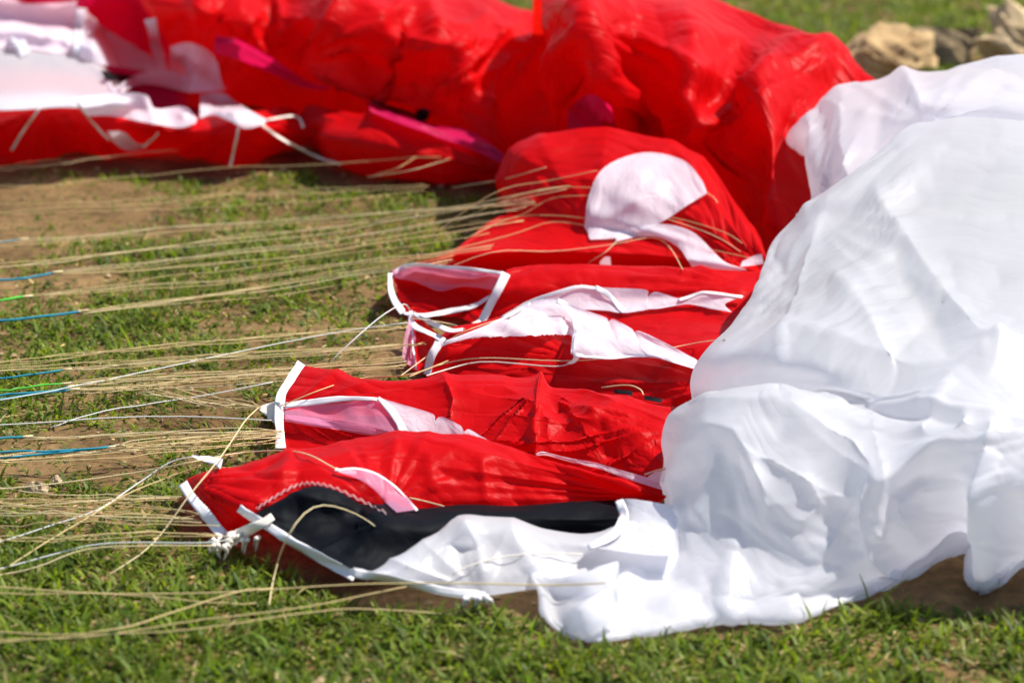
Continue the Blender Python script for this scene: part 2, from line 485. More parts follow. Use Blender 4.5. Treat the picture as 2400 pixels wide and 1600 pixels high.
def ground_mat():
    m, nt, N, L, bs, out = new_mat('soil')
    geo = N.new('ShaderNodeNewGeometry')
    def noise(s, d, rough=.6):
        n = N.new('ShaderNodeTexNoise'); n.inputs['Scale'].default_value = s; n.inputs['Detail'].default_value = d; n.inputs['Roughness'].default_value = rough
        L.new(geo.outputs['Position'], n.inputs['Vector']); return n
    a, b, c = noise(9, 5), noise(90, 6, .7), noise(1.1, 4)
    r = N.new('ShaderNodeValToRGB')
    r.color_ramp.elements[0].position = .3; r.color_ramp.elements[0].color = (.125, .072, .030, 1)
    r.color_ramp.elements[1].position = .72; r.color_ramp.elements[1].color = (.36, .228, .105, 1)
    L.new(a.outputs['Fac'], r.inputs[0])
    r2 = N.new('ShaderNodeValToRGB')
    r2.color_ramp.elements[0].position = .35; r2.color_ramp.elements[0].color = (.45, .45, .45, 1)
    r2.color_ramp.elements[1].position = .7; r2.color_ramp.elements[1].color = (1.15, 1.1, 1.0, 1)
    L.new(b.outputs['Fac'], r2.inputs[0])
    mu = N.new('ShaderNodeMix'); mu.data_type = 'RGBA'; mu.blend_type = 'MULTIPLY'; mu.inputs['Factor'].default_value = .8
    L.new(r.outputs[0], mu.inputs['A']); L.new(r2.outputs[0], mu.inputs['B'])
    # turf too far away for single blades
    tr = N.new('ShaderNodeValToRGB')
    tr.color_ramp.elements[0].position = .35; tr.color_ramp.elements[0].color = (.05, .085, .018, 1)
    tr.color_ramp.elements[1].position = .75; tr.color_ramp.elements[1].color = (.15, .15, .05, 1)
    L.new(c.outputs['Fac'], tr.inputs[0])
    ln = N.new('ShaderNodeVectorMath'); ln.operation = 'LENGTH'; L.new(geo.outputs['Position'], ln.inputs[0])
    mr = N.new('ShaderNodeMapRange'); mr.inputs['From Min'].default_value = 5.2; mr.inputs['From Max'].default_value = 6.6
    L.new(ln.outputs['Value'], mr.inputs['Value'])
    mf = N.new('ShaderNodeMix'); mf.data_type = 'RGBA'
    L.new(mr.outputs[0], mf.inputs['Factor']); L.new(mu.outputs['Result'], mf.inputs['A']); L.new(tr.outputs[0], mf.inputs['B'])
    L.new(mf.outputs['Result'], bs.inputs['Base Color'])
    bp = N.new('ShaderNodeBump'); bp.inputs['Strength'].default_value = .9; bp.inputs['Distance'].default_value = .006
    L.new(b.outputs['Fac'], bp.inputs['Height']); L.new(bp.outputs[0], bs.inputs['Normal'])
    bs.inputs['Roughness'].default_value = .95; bs.inputs['Specular IOR Level'].default_value = .1
    return m
def stone_mat(name, c1, c2, sc=25):
    m, nt, N, L, bs, out = new_mat(name)
    tc = N.new('ShaderNodeTexCoord')
    n1 = N.new('ShaderNodeTexNoise'); n1.inputs['Scale'].default_value = sc; n1.inputs['Detail'].default_value = 8; n1.inputs['Roughness'].default_value = .7
    L.new(tc.outputs['Object'], n1.inputs['Vector'])
    r = N.new('ShaderNodeValToRGB'); r.color_ramp.elements[0].position = .32; r.color_ramp.elements[1].position = .68
    r.color_ramp.elements[0].color = tuple(c1) + (1,); r.color_ramp.elements[1].color = tuple(c2) + (1,)
    L.new(n1.outputs['Fac'], r.inputs[0]); L.new(r.outputs[0], bs.inputs['Base Color'])
    bp = N.new('ShaderNodeBump'); bp.inputs['Strength'].default_value = .8; bp.inputs['Distance'].default_value = .006
    L.new(n1.outputs['Fac'], bp.inputs['Height']); L.new(bp.outputs[0], bs.inputs['Normal'])
    bs.inputs['Roughness'].default_value = .92; bs.inputs['Specular IOR Level'].default_value = .15
    return m
def grass_mat():
    m, nt, N, L, bs, out = new_mat('grass_blades')
    at = N.new('ShaderNodeAttribute'); at.attribute_name = 'tint'
    L.new(at.outputs['Color'], bs.inputs['Base Color'])
    bs.inputs['Roughness'].default_value = .5; bs.inputs['Specular IOR Level'].default_value = .22
    tr = N.new('ShaderNodeBsdfTranslucent')
    g = N.new('ShaderNodeMix'); g.data_type = 'RGBA'; g.blend_type = 'MULTIPLY'; g.inputs['Factor'].default_value = 1
    g.inputs['B'].default_value = (1.9, 1.9, .7, 1); L.new(at.outputs['Color'], g.inputs['A'])
    L.new(g.outputs['Result'], tr.inputs[0])
    ms = N.new('ShaderNodeMixShader'); ms.inputs[0].default_value = .4
    L.new(bs.outputs[0], ms.inputs[1]); L.new(tr.outputs[0], ms.inputs[2]); L.new(ms.outputs[0], out.inputs[0])
    return m

# ------------------------------------------------------------------ ground
def gh(x, y):
    near = np.clip((7 - np.hypot(x, y)) / 2, 0, 1)
    return ((fbm(x * 7, y * 7, 3) - .5) * .014 + (fbm(x * 40, y * 40, 5, 3) - .5) * .006) * near - .003
def axis(lo, hi, step, far):
    a = list(np.arange(lo, hi, step)); s = step; x = hi
    while x < far: a.append(x); s *= 1.35; x += s
    s = step; x = lo - step; pre = []
    while x > -far: pre.append(x); s *= 1.35; x -= s
    return np.array(pre[::-1] + a)
gx, gy = axis(-2.0, 2.0, .014, 300), axis(.6, 5.6, .016, 400)
GX, GY = np.meshgrid(gx, gy)
gv = np.stack([GX, GY, gh(GX, GY)], -1)
ground = mesh_obj('ground', gv.reshape(-1, 3), grid_faces(len(gy), len(gx)), ground_mat())
ground['kind'] = 'structure'

# ------------------------------------------------------------------ the paraglider wing
wing = bpy.data.objects.new('paraglider', None)
COL.objects.link(wing)
wing['label'] = 'deflated red and white paraglider wing heaped on the grass with its lines spread out'
wing['category'] = 'paraglider'

def close_left(rows, far=.5):            # past the left edge the heap runs on and comes down
    out = []
    for r in rows:
        p = P(*r[0]) if len(r[0]) == 3 else np.array(r[0][1])
        out.append([('w', (p[0] - far - .06, p[1] + .03, .003)), ('w', (p[0] - far, p[1], max(.003, p[2] * .7))), ('w', (p[0] - far * .5, p[1], p[2]))] + list(r))
    return out
# --- far red heap
r1 = [[(300, -80, .2), (480, -80, .215), (640, -75, .2), (800, -60, .215), (960, -45, .2), (1080, -40, .19), (1180, 2, .17), (1240, 28, .155), (1330, 30, .14)],
      [(330, 10, .165), (490, 20, .18), (640, 35, .165), (790, 50, .18), (940, 55, .17), (1080, 65, .165), (1180, 90, .14), (1250, 110, .12), (1340, 120, .11)],
      [(370, 80, .10), (520, 100, .13), (660, 120, .11), (800, 130, .135), (930, 150, .12), (1060, 150, .135), (1170, 185, .10), (1250, 215, .08), (1340, 220, .08)],
      [(420, 140, .06), (540, 170, .08), (680, 190, .06), (800, 215, .075), (930, 250, .06), (1050, 270, .07), (1170, 320, .05), (1250, 320, .045), (1350, 310, .045)],
      [(430, 260, .003), (560, 270, .003), (690, 290, .003), (800, 310, .003), (920, 340, .003), (1050, 370, .003), (1160, 400, .003), (1260, 405, .003), (1360, 400, .003)]]
r1 = [back(r1[0], .22, -.2), back(r1[0], .10, -.04)] + r1
sheet('cell_panel', r1, M_REDFAR, wing, (90, 170), 3.4, 11, scale=0.15, crisp=1.3, stretch=1.7, fans=[(990, 255, .040, 170, 200, 340, 5), (700, 140, .034, 150, 250, 400, 5), (1180, 90, .026, 150, 90, 200, 4), (480, 200, .026, 160, 240, 330, 4)], ridges=[
    ([(720, 130), (770, 80), (930, 45)], 26, .015), ([(925, 50), (930, 230)], 22, .022), ([(960, 150), (1130, 50)], 26, .018),
    ([(990, 250), (960, 150), (930, 60)], 22, -.02), ([(1150, 260), (1230, 170), (1260, 120)], 22, .018),
    ([(560, 0), (600, 130), (700, 210)], 24, .02), ([(640, 20), (700, 110)], 20, -.02), ([(1000, 20), (1080, 190), (1180, 330)], 26, .016),
    ([(520, 10), (540, 110)], 16, -.02), ([(1120, 180), (1240, 340)], 20, -.015)])
# --- long low red fold at its foot
r0 = [[(-80, 250, .085), (60, 235, .085), (200, 235, .08), (340, 262, .075), (470, 262, .07), (590, 262, .075), (700, 232, .08), (800, 270, .07), (930, 318, .06), (1060, 350, .05), (1200, 385, .04)],
      [(-80, 300, .065), (60, 285, .065), (200, 285, .06), (340, 302, .06), (470, 306, .06), (590, 306, .06), (700, 285, .06), (800, 318, .055), (930, 350, .05), (1060, 376, .04), (1200, 400, .03)],
      [(-80, 360, .02), (60, 345, .025), (200, 332, .025), (340, 340, .025), (470, 350, .025), (590, 352, .025), (700, 338, .028), (800, 368, .025), (930, 388, .022), (1060, 400, .02), (1200, 412, .015)],
      [(-80, 395, .003), (60, 376, .003), (200, 360, .003), (340, 362, .003), (470, 372, .003), (590, 380, .003), (700, 364, .003), (800, 392, .003), (900, 412, .003), (1060, 420, .003), (1200, 424, .003)]]
r0 = close_left([back(r0[0], .12, -.05), back(r0[0], .04, -.004)] + r0)
sheet('cell_panel', r0, M_REDFAR, wing, (60, 250), 2.4, 12, scale=0.1, crisp=1.2, stretch=2.0, fans=[(560, 300, .010, 100, 0, 180, 7), (100, 250, .012, 110, 20, 160, 6), (1180, 400, .012, 220, 160, 215, 5), (330, 350, .010, 100, 180, 360, 6)], ridges=[
    ([(700, 225), (720, 350)], 14, -.02), ([(100, 250), (60, 360)], 16, .012), ([(560, 300), (545, 380)], 14, .012), ([(200, 260), (260, 345)], 14, .012),
    ([(780, 320), (1040, 395)], 14, .012), ([(880, 300), (1100, 330)], 14, .010)])
# --- central and right red roll
r2 = [[(1255, -60, .24), (1360, -70, .25), (1490, -60, .24), (1640, -45, .235), (1765, 5, .22), (1895, 102, .195), (1985, 112, .19), (2118, 190, .175), (2220, 270, .15)],
      [(1256, 60, .20), (1370, 40, .235), (1490, 60, .215), (1625, 100, .205), (1750, 130, .18), (1870, 190, .172), (1965, 215, .16), (2090, 290, .145), (2220, 350, .13)],
      [(1264, 150, .15), (1405, 130, .20), (1500, 170, .165), (1622, 220, .165), (1725, 260, .14), (1820, 300, .145), (1930, 350, .12), (2060, 420, .11), (2220, 450, .1)],
      [(1275, 230, .10), (1450, 225, .145), (1520, 260, .11), (1624, 320, .115), (1720, 370, .09), (1800, 430, .10), (1900, 480, .075), (2040, 530, .07), (2220, 560, .06)],
      [(1282, 300, .05), (1500, 310, .07), (1560, 345, .05), (1650, 410, .055), (1740, 480, .045), (1800, 550, .05), (1890, 600, .04), (2020, 630, .03), (2220, 650, .02)],
      [(1290, 400, .003), (1500, 420, .003), (1580, 450, .003), (1670, 500, .003), (1760, 570, .003), (1810, 640, .003), (1890, 670, .003), (2020, 690, .003), (2220, 700, .003)]]
r2 = [back(r2[0], .25, -.22), back(r2[0], .10, -.05)] + r2
sheet('cell_panel', r2, M_REDFAR, wing, (110, 170), 3.3, 13, scale=0.16, crisp=1.2, stretch=1.8, fans=[(1626, 340, .030, 190, 220, 340, 4), (1380, 35, .034, 220, 20, 120, 4), (1805, 205, .026, 200, 40, 150, 4), (1285, 300, .024, 160, 260, 340, 3)], ridges=[
    ([(1371, 38), (1432, 156), (1526, 340)], 20, .022), ([(1400, 40), (1480, 160), (1560, 330)], 26, -.012), ([(1951, 104), (1810, 203), (1626, 340)], 22, .020), ([(1810, 203), (1795, 520)], 20, .020),
    ([(1621, 94), (1626, 330)], 20, .016), ([(1700, 220), (1660, 330)], 24, -.016), ([(1860, 230), (1840, 420)], 22, -.018), ([(1621, 94), (1760, 80), (1900, 108)], 24, .010),
    ([(1740, 300), (1760, 480)], 26, -.012), ([(1380, 20), (1600, 20)], 22, .010), ([(1560, 60), (1580, 300)], 26, -.012)])
# --- red lining that shows in the gaps, bluish sky reflection painted in as pink
for rows, sd_, ex in ((([(855, 235), (930, 262), (1010, 292), (1110, 312), (1215, 388)], [(870, 262), (940, 290), (1030, 322), (1110, 352), (1210, 398)]), 21, .05),
                  (([(1330, 250), (1385, 222), (1432, 250)], [(1330, 290), (1385, 285), (1445, 300)], [(1330, 345), (1385, 345), (1450, 345)]), 22, .05),
                  (([(1650, 370), (1690, 430), (1740, 500), (1790, 560)], [(1640, 420), (1680, 490), (1740, 560), (1785, 620)]), 23, .05),
                  (([(505, 85), (560, 95), (640, 140), (720, 190), (775, 205)], [(500, 125), (560, 140), (640, 175), (710, 205), (770, 212)]), 24, .06)):
    overlay('inner_lining', rows, M_RED_SKY, wing, (16, 30), .02, (ex, ex), sd_, smooth=3)
# --- far left: white panel, pink ribs, straps
wl = [[(-80, 75, .09), (30, 95, .085), (130, 112, .08), (225, 150, .07), (262, 200, .066), (280, 236, .064)],
      [(-80, 160, .085), (30, 165, .085), (130, 175, .08), (225, 195, .074), (266, 222, .068), (286, 240, .064)],
      [(-80, 250, .075), (30, 252, .075), (130, 246, .075), (200, 244, .072), (250, 244, .068), (290, 246, .064)],
      [(-80, 262, .06), (30, 260, .06), (130, 252, .06), (195, 252, .06), (248, 252, .058), (290, 250, .06)]]
wl = [[(u, v, z + .022) for u, v, z in r] for r in wl]
wl = close_left([back(wl[0], .10, -.03)] + wl, .3)
sheet('cell_panel', wl, M_WHITE, wing, (44, 120), 1.3, 31, scale=0.08)
rb = [[(-80, -90, .23), (60, -90, .23), (160, -90, .23), (260, -80, .225), (360, -60, .2), (460, -30, .18)],
      [(-80, -10, .19), (60, 0, .19), (160, -10, .19), (260, 0, .18), (350, 20, .165), (450, 60, .14)],
      [(-80, 60, .13), (60, 80, .125), (160, 70, .13), (260, 90, .11), (350, 110, .1), (460, 130, .085)],
      [(-80, 140, .06), (60, 150, .06), (160, 150, .06), (260, 180, .05), (350, 200, .045), (470, 230, .04)]]
rb = [[(u, v, z - .035) for u, v, z in r] for r in rb] + [[(u, v + 110, .006) for u, v, z in rb[-1]]]
rb = close_left([back(rb[0], .2, -.12)] + rb)
sheet('cell_panel', rb, M_RED_SKY, wing, (50, 130), 1.6, 32, scale=0.1, ridges=[([(60, -20), (60, 110)], 16, -.02), ([(190, -20), (190, 110)], 14, .02), ([(290, 0), (320, 160)], 20, -.02)])
overlay('rib', [[(-20, -10), (35, 0), (70, 10), (165, 5), (180, 0)], [(-20, 60), (30, 60), (80, 70), (130, 60), (175, 50)], [(-20, 110), (40, 115), (90, 118), (140, 125), (178, 115)]], M_PALEPINK, wing, (20, 26), .008, (.03, .03), 33)
overlay('rib', [[(178, 30), (205, 30), (235, 60), (250, 85)], [(182, 80), (220, 85), (270, 90), (350, 130)], [(185, 130), (230, 150), (300, 160), (372, 170)]], M_RIB, wing, (18, 24), .008, (.03, .03), 34)
overlay('rib', [[(400, 110), (440, 100), (490, 120), (510, 150)], [(395, 160), (440, 160), (490, 180), (520, 195)], [(400, 200), (440, 215), (500, 215), (530, 210)]], M_PALEPINK, wing, (14, 20), .008, (.03, .03), 35)
for c, w in (([(22, 50), (42, 95), (60, 128)], 34), ([(192, 20), (186, 75), (180, 130)], 30), ([(352, 45), (366, 105), (382, 172)], 30), ([(430, 130), (445, 155), (450, 172)], 22)):
    tape('strap', c, w, M_WHITE, wing, .014)
overlay('rib', [[(180, 230), (260, 218), (340, 222), (365, 255), (430, 250), (462, 278)], [(205, 272), (260, 272), (330, 285), (370, 292), (420, 300), (458, 290)]], M_RIB, wing, (12, 40), .010, (.03, .02), 36)
overlay('rib', [[(268, 210), (310, 180), (360, 165), (420, 172), (458, 200)], [(280, 222), (320, 200), (370, 200), (420, 212), (450, 220)]], M_RIB, wing, (10, 30), .012, (.02, .02), 37)
overlay('rib', [[(470, 222), (520, 218), (555, 240), (590, 262), (625, 280)], [(468, 278), (500, 270), (540, 285), (575, 302), (620, 292)]], M_RIB, wing, (12, 26), .012, (.03, .02), 38)
overlay('rib', [[(250, 308), (290, 310), (320, 335), (345, 338)], [(262, 330), (285, 348), (310, 353), (342, 346)]], M_RIB, wing, (8, 16), .010, (.02, .02), 39)
overlay('cell_panel', [[(235, 164), (270, 172), (316, 178)], [(248, 188), (280, 190), (300, 188)]], M_BLACK, wing, (6, 14), .012, smooth=2)
for c, w in (([(95, 250), (60, 300), (25, 352)], 12), ([(182, 242), (215, 285), (255, 330)], 10), ([(335, 345), (360, 325), (372, 312)], 10), ([(560, 300), (548, 350), (540, 392)], 11),
             ([(610, 290), (660, 325), (720, 358), (800, 388)], 11), ([(625, 282), (680, 272), (702, 278), (710, 300)], 10)):
    tape('seam_tape', c, w * .6, M_CREAM, wing, .008)
overlay('opening_shade_dot', [[(975, 258), (990, 254), (1006, 258)], [(974, 270), (990, 270), (1007, 270)], [(978, 282), (990, 286), (1003, 281)]], M_MARK_SHADE, wing, (8, 8), .012, smooth=2)  # black patch laid on the cloth, painted shade of an opening
overlay('opening_shade_slit', [[(868, 235), (910, 247), (960, 262), (985, 275)], [(872, 242), (910, 256), (955, 270), (980, 282)]], M_MARK_SHADE, wing, (4, 20), .012, smooth=2)  # black strip on the cloth, paints the dark inside of the slit

# --- fan shaped far cell with the white oval
c5 = [[(1163, 425, .075), (1210, 385, .095), (1275, 348, .115), (1380, 325, .125), (1488, 334, .125), (1610, 370, .115), (1690, 435, .095), (1745, 530, .07), (1800, 610, .05)],
      [(1172, 455, .06), (1230, 430, .08), (1300, 405, .095), (1390, 395, .105), (1490, 405, .105), (1590, 435, .095), (1670, 490, .08), (1730, 560, .06), (1800, 625, .045)],
      [(1182, 490, .05), (1240, 480, .062), (1310, 470, .07), (1400, 470, .078), (1490, 485, .078), (1580, 510, .07), (1650, 550, .06), (1720, 595, .05), (1800, 640, .04)],
      [(1192, 515, .035), (1250, 525, .04), (1320, 535, .045), (1400, 545, .045), (1490, 560, .045), (1570, 580, .045), (1650, 605, .042), (1720, 630, .04), (1800, 655, .035)]]
c5 = [back(c5[0], .16, -.1), back(c5[0], .05, -.01)] + c5 + [[(u, v + 25, .012) for u, v, z in c5[-1]]]
fan = sheet('cell_panel', c5, M_RED, wing, (80, 130), 1.1, 41, scale=0.09, crisp=1.4, stretch=2.2, fans=[(1380, 540, .008, 150, 180, 330, 7), (1780, 620, .008, 150, 170, 250, 6)], ridges=[([(1240, 380), (1350, 440), (1400, 520)], 18, .008), ([(1600, 480), (1740, 570)], 20, .008)])
c5b = [[(1070, 578, .035), (1150, 512, .052), (1215, 502, .055), (1370, 530, .055), (1470, 558, .052), (1600, 575, .05), (1790, 612, .045)],
       [(1020, 600, .035), (1120, 555, .05), (1220, 545, .052), (1370, 560, .052), (1480, 575, .05), (1600, 592, .048), (1790, 630, .042)],
       [(972, 618, .03), (1080, 598, .042), (1220, 590, .045), (1370, 592, .045), (1480, 600, .042), (1600, 612, .042), (1790, 645, .04)],
       [(965, 650, .008), (1080, 640, .012), (1220, 640, .012), (1370, 645, .012), (1480, 650, .012), (1600, 655, .012), (1790, 670, .015)]]
sheet('cell_panel', c5b, M_RED, wing, (56, 120), 1.6, 42, scale=0.08, crisp=0.8, stretch=2.5)
oval = overlay('reinforcement_patch', [[(1369, 532), (1382, 455), (1418, 392), (1509, 358), (1598, 374), (1640, 415), (1655, 445)],
        [(1378, 545), (1400, 490), (1440, 440), (1510, 420), (1580, 425), (1625, 440), (1656, 449)],
        [(1380, 555), (1425, 530), (1470, 500), (1515, 480), (1570, 470), (1610, 465), (1656, 453)],
        [(1384, 562), (1425, 560), (1464, 556), (1515, 538), (1562, 514), (1610, 482), (1654, 456)]], M_RIB, wing, (36, 46), .007, (.025, .025), 43)
overlay('rib', [[(1440, 548), (1500, 530), (1565, 526), (1625, 545), (1668, 585), (1700, 615), (1750, 632)], [(1445, 566), (1490, 556), (1545, 556), (1590, 580), (1612, 610), (1632, 632), (1690, 640)]], M_RIB, wing, (14, 50), .008, (.02, .02), 44)
overlay('rib', [[(1740, 612), (1765, 600), (1785, 595)], [(1735, 625), (1765, 622), (1790, 618)]], M_RIB, wing, (6, 10), .012)
overlay('rib', [[(1405, 615), (1418, 602), (1430, 602)], [(1408, 622), (1420, 622), (1432, 622)]], M_RIB, wing, (6, 8), .01)

# --- fourth cell
c4p = [[(918, 635, .035), (980, 628, .045), (1060, 630, .05), (1130, 634, .052), (1190, 640, .052)],
       [(925, 665, .025), (985, 660, .026), (1060, 665, .028), (1120, 672, .032), (1175, 670, .04)],
       [(935, 700, .014), (990, 700, .014), (1050, 705, .014), (1100, 705, .018), (1155, 705, .025)],
       [(950, 732, .005), (1000, 738, .005), (1050, 742, .005), (1090, 750, .006), (1125, 768, .008)]]
c4p = [back(c4p[0], .06, -.03)] + c4p
pocket = sheet('cell_panel', c4p, M_RED, wing, (40, 50), 1.3, 51, scale=0.04)
c4 = [[(1188, 637, .054), (1250, 625, .056), (1318, 617, .058), (1450, 621, .058), (1600, 632, .058), (1790, 632, .058)],
      [(1170, 675, .045), (1240, 665, .05), (1320, 660, .052), (1450, 665, .052), (1600, 675, .052), (1780, 680, .052)],
      [(1148, 720, .026), (1230, 715, .03), (1330, 712, .034), (1460, 715, .036), (1600, 725, .038), (1760, 740, .04)],
      [(1125, 768, .007), (1220, 785, .010), (1340, 795, .014), (1480, 805, .02), (1600, 830, .025), (1740, 850, .03)],
      [(1120, 790, .004), (1220, 815, .004), (1340, 830, .004), (1480, 850, .006), (1600, 870, .01), (1740, 890, .012)]]
c4 = [back(c4[0], .07, -.04)] + c4
cell4 = sheet('cell_panel', c4, M_RED, wing, (70, 130), 1.6, 52, scale=0.09, crisp=1.4, stretch=3.0, fans=[(1780, 680, .006, 200, 150, 210, 6), (1130, 760, .004, 120, 280, 350, 4)])
overlay('rib', [[(918, 636), (960, 622), (1060, 627), (1130, 634), (1178, 638)], [(925, 648), (965, 650), (1010, 660), (1060, 662), (1172, 650)], [(930, 652), (980, 662), (1030, 682), (1085, 672), (1166, 680)]], M_SHEER, pocket, (16, 50), .004, (.02, .02), 53)
tape('edge_tape', [(922, 640), (960, 622), (1060, 627), (1178, 640)], 9, M_TAPE, pocket, .006)
tape('edge_tape', [(914, 640), (918, 690), (945, 732)], [13, 17, 20], M_TAPE, pocket, .006)
tape('edge_tape', [(945, 735), (1000, 738), (1060, 728), (1110, 716), (1150, 694)], [7, 11, 14, 11, 8], M_TAPE, pocket, .006)
tape('edge_tape', [(1186, 640), (1158, 695), (1128, 752), (1120, 768)], 24, M_TAPE, cell4, .005)
tape('attachment_loop', [(1128, 757), (1100, 768), (1085, 772)], [26, 14, 8], M_CREAM, cell4, .006)
overlay('rib', [[(1172, 744), (1240, 706), (1345, 671), (1420, 674), (1513, 679), (1516, 696), (1538, 684), (1600, 700), (1660, 686), (1745, 694)],
                [(1182, 748), (1255, 722), (1345, 700), (1440, 728), (1500, 724), (1520, 722), (1545, 720), (1607, 712), (1660, 706), (1700, 712)],
                [(1190, 752), (1265, 735), (1370, 726), (1462, 731), (1500, 727), (1525, 724), (1550, 720), (1607, 712), (1670, 724), (1716, 732)]], M_RIB, cell4, (20, 110), .005, (.015, .015), 54)
tape('edge_tape', [(1175, 745), (1240, 709), (1345, 674), (1400, 675)], 9, M_TAPE, cell4, .009)
tape('edge_tape', [(1395, 674), (1425, 690), (1448, 718), (1462, 730)], 14, M_TAPE, cell4, .009)
tape('edge_tape', [(1590, 704), (1625, 692), (1662, 686), (1740, 696)], 8, M_TAPE, cell4, .009)

# --- third cell
c3 = [[(1030, 798, .030), (1140, 775, .036), (1250, 765, .04), (1345, 772, .038), (1480, 800, .036), (1600, 835, .036), (1720, 860, .04)],
      [(1022, 830, .022), (1130, 815, .028), (1250, 810, .032), (1350, 815, .032), (1480, 840, .032), (1590, 870, .034), (1710, 890, .036)],
      [(1010, 865, .010), (1110, 855, .016), (1240, 852, .02), (1360, 858, .022), (1480, 880, .025), (1590, 905, .028), (1700, 920, .03)],
      [(1003, 885, .004), (1100, 895, .004), (1240, 905, .005), (1380, 915, .008), (1500, 940, .012), (1600, 955, .015), (1690, 965, .02)]]
c3 = [back(c3[0], .05, -.02)] + c3
cell3 = sheet('cell_panel', c3, M_RED, wing, (60, 140), 1.5, 61, scale=0.08, crisp=1.4, stretch=3.0, fans=[(1345, 840, .005, 140, 150, 260, 6), (1700, 900, .006, 180, 150, 220, 5)])
c3p = [[(962, 722, .035), (985, 745, .03), (1010, 768, .03), (1035, 790, .03)],
       [(958, 760, .025), (975, 785, .018), (1000, 800, .018), (1028, 815, .02)],
       [(955, 810, .012), (970, 830, .008), (990, 845, .008), (1012, 855, .01)],
       [(950, 850, .006), (965, 862, .003), (985, 872, .003), (1003, 882, .004)]]
p3 = sheet('cell_panel', c3p, M_RED, wing, (36, 26), 1.2, 62, scale=0.03)
overlay('rib', [[(960, 740), (968, 765), (975, 790)], [(948, 790), (962, 810), (974, 830)], [(942, 838), (958, 855), (978, 868)]], M_SHEER, p3, (16, 12), .008, (.03, .03), 63)
tape('edge_tape', [(962, 728), (968, 760), (1000, 778), (1032, 792)], [10, 18, 12, 14], M_TAPE, p3, .007)
tape('edge_tape', [(966, 770), (968, 810), (978, 866)], [6, 5, 4], M_TAPE, p3, .012)
tape('edge_tape', [(968, 735), (1010, 757), (1055, 773), (1085, 772)], [12, 14, 12, 8], M_TAPE, p3, .006)
tape('edge_tape', [(1036, 788), (1012, 832), (1000, 878)], [24, 22, 20], M_TAPE, cell3, .005)
rib3 = overlay('rib', [[(1033, 806), (1105, 778), (1190, 741), (1241, 710), (1275, 701), (1309, 703), (1332, 716), (1350, 750)],
                [(1034, 808), (1098, 788), (1170, 768), (1230, 750), (1275, 742), (1310, 745), (1336, 755), (1350, 775)],
                [(1034, 812), (1088, 797), (1148, 790), (1211, 788), (1275, 784), (1310, 784), (1335, 786), (1346, 790)]], M_RIB, cell3, (26, 90), .012, (.02, .02), 64, fray=2)
overlay('rib', [[(1309, 703), (1352, 720), (1420, 744), (1424, 757), (1438, 748), (1482, 771), (1486, 783), (1500, 776), (1573, 810), (1643, 848)],
                [(1345, 760), (1380, 770), (1425, 785), (1440, 790), (1455, 790), (1490, 800), (1500, 806), (1530, 812), (1580, 830), (1642, 858)],
                [(1343, 834), (1381, 840), (1440, 838), (1460, 838), (1480, 837), (1513, 837), (1525, 838), (1545, 840), (1585, 852), (1640, 868)]], M_RIB, cell3, (30, 110), .019, (.015, .015), 65, smooth=4)
tape('edge_tape', [(1305, 704), (1332, 720), (1348, 760), (1346, 800), (1343, 830)], 13, M_TAPE, cell3, .028)
tape('edge_tape', [(1345, 832), (1420, 837), (1513, 832), (1580, 838), (1642, 856)], [10, 12, 12, 10, 6], M_TAPE, cell3, .028)
tape('attachment_loop', [(1352, 834), (1344, 846), (1330, 852)], [16, 12, 5], M_CREAM, cell3, .012)
tape('edge_tape', [(1040, 803), (1110, 777), (1190, 741), (1243, 710)], 7, M_TAPE, cell3, .016)

# --- second cell
c2 = [[(708, 850, .04), (798, 871, .042), (880, 892, .044), (1039, 881, .052), (1200, 880, .054), (1390, 902, .052), (1500, 925, .05), (1640, 955, .046)],
      [(680, 890, .036), (780, 903, .042), (870, 917, .045), (1035, 915, .05), (1200, 920, .052), (1390, 940, .05), (1505, 965, .048), (1640, 990, .044)],
      [(662, 930, .028), (765, 940, .034), (865, 950, .038), (1030, 955, .042), (1200, 970, .044), (1390, 995, .044), (1510, 1020, .042), (1630, 1040, .04)],
      [(660, 985, .017), (760, 990, .02), (860, 1000, .024), (1030, 1010, .028), (1200, 1035, .03), (1390, 1062, .03), (1510, 1085, .03), (1620, 1105, .03)],
      [(664, 1050, .004), (760, 1052, .004), (860, 1060, .004), (1030, 1080, .005), (1200, 1095, .006), (1390, 1120, .01), (1510, 1150, .012), (1620, 1170, .012)]]
c2 = [back(c2[0], .07, -.035)] + c2
cell2 = sheet('cell_panel', c2, M_RED, wing, (90, 190), 1.8, 71, scale=0.09, crisp=1.4, stretch=2.6, fans=[(668, 960, .006, 150, -60, 60, 6), (1268, 890, .006, 120, 30, 150, 5), (1600, 1000, .006, 160, 140, 220, 6)], ridges=[
    ([(1040, 883), (1060, 930), (1050, 970)], 10, .005), ([(1268, 884), (1250, 1000), (1258, 1055)], 9, .009), ([(1290, 900), (1325, 975)], 12, -.007),
    ([(1100, 905), (1180, 895), (1215, 920)], 12, .004), ([(1400, 975), (1300, 985)], 12, .006), ([(1470, 930), (1395, 970)], 14, .004), ([(1400, 970), (1430, 1080)], 12, -.005)])
tape('edge_tape', [(706, 850), (684, 884), (660, 925), (655, 960), (656, 1010), (657, 1050)], [25, 24, 24, 26, 24, 26], M_TAPE, cell2, .005)
overlay('rib', [[(668, 962), (729, 950), (798, 944), (872, 936), (910, 960), (938, 1002)], [(668, 975), (729, 975), (798, 978), (860, 980), (905, 992), (930, 1010)], [(668, 987), (729, 998), (798, 1008), (867, 1019), (900, 1014), (925, 1012)]], M_SHEER, cell2, (22, 70), .005, (.015, .02), 72)
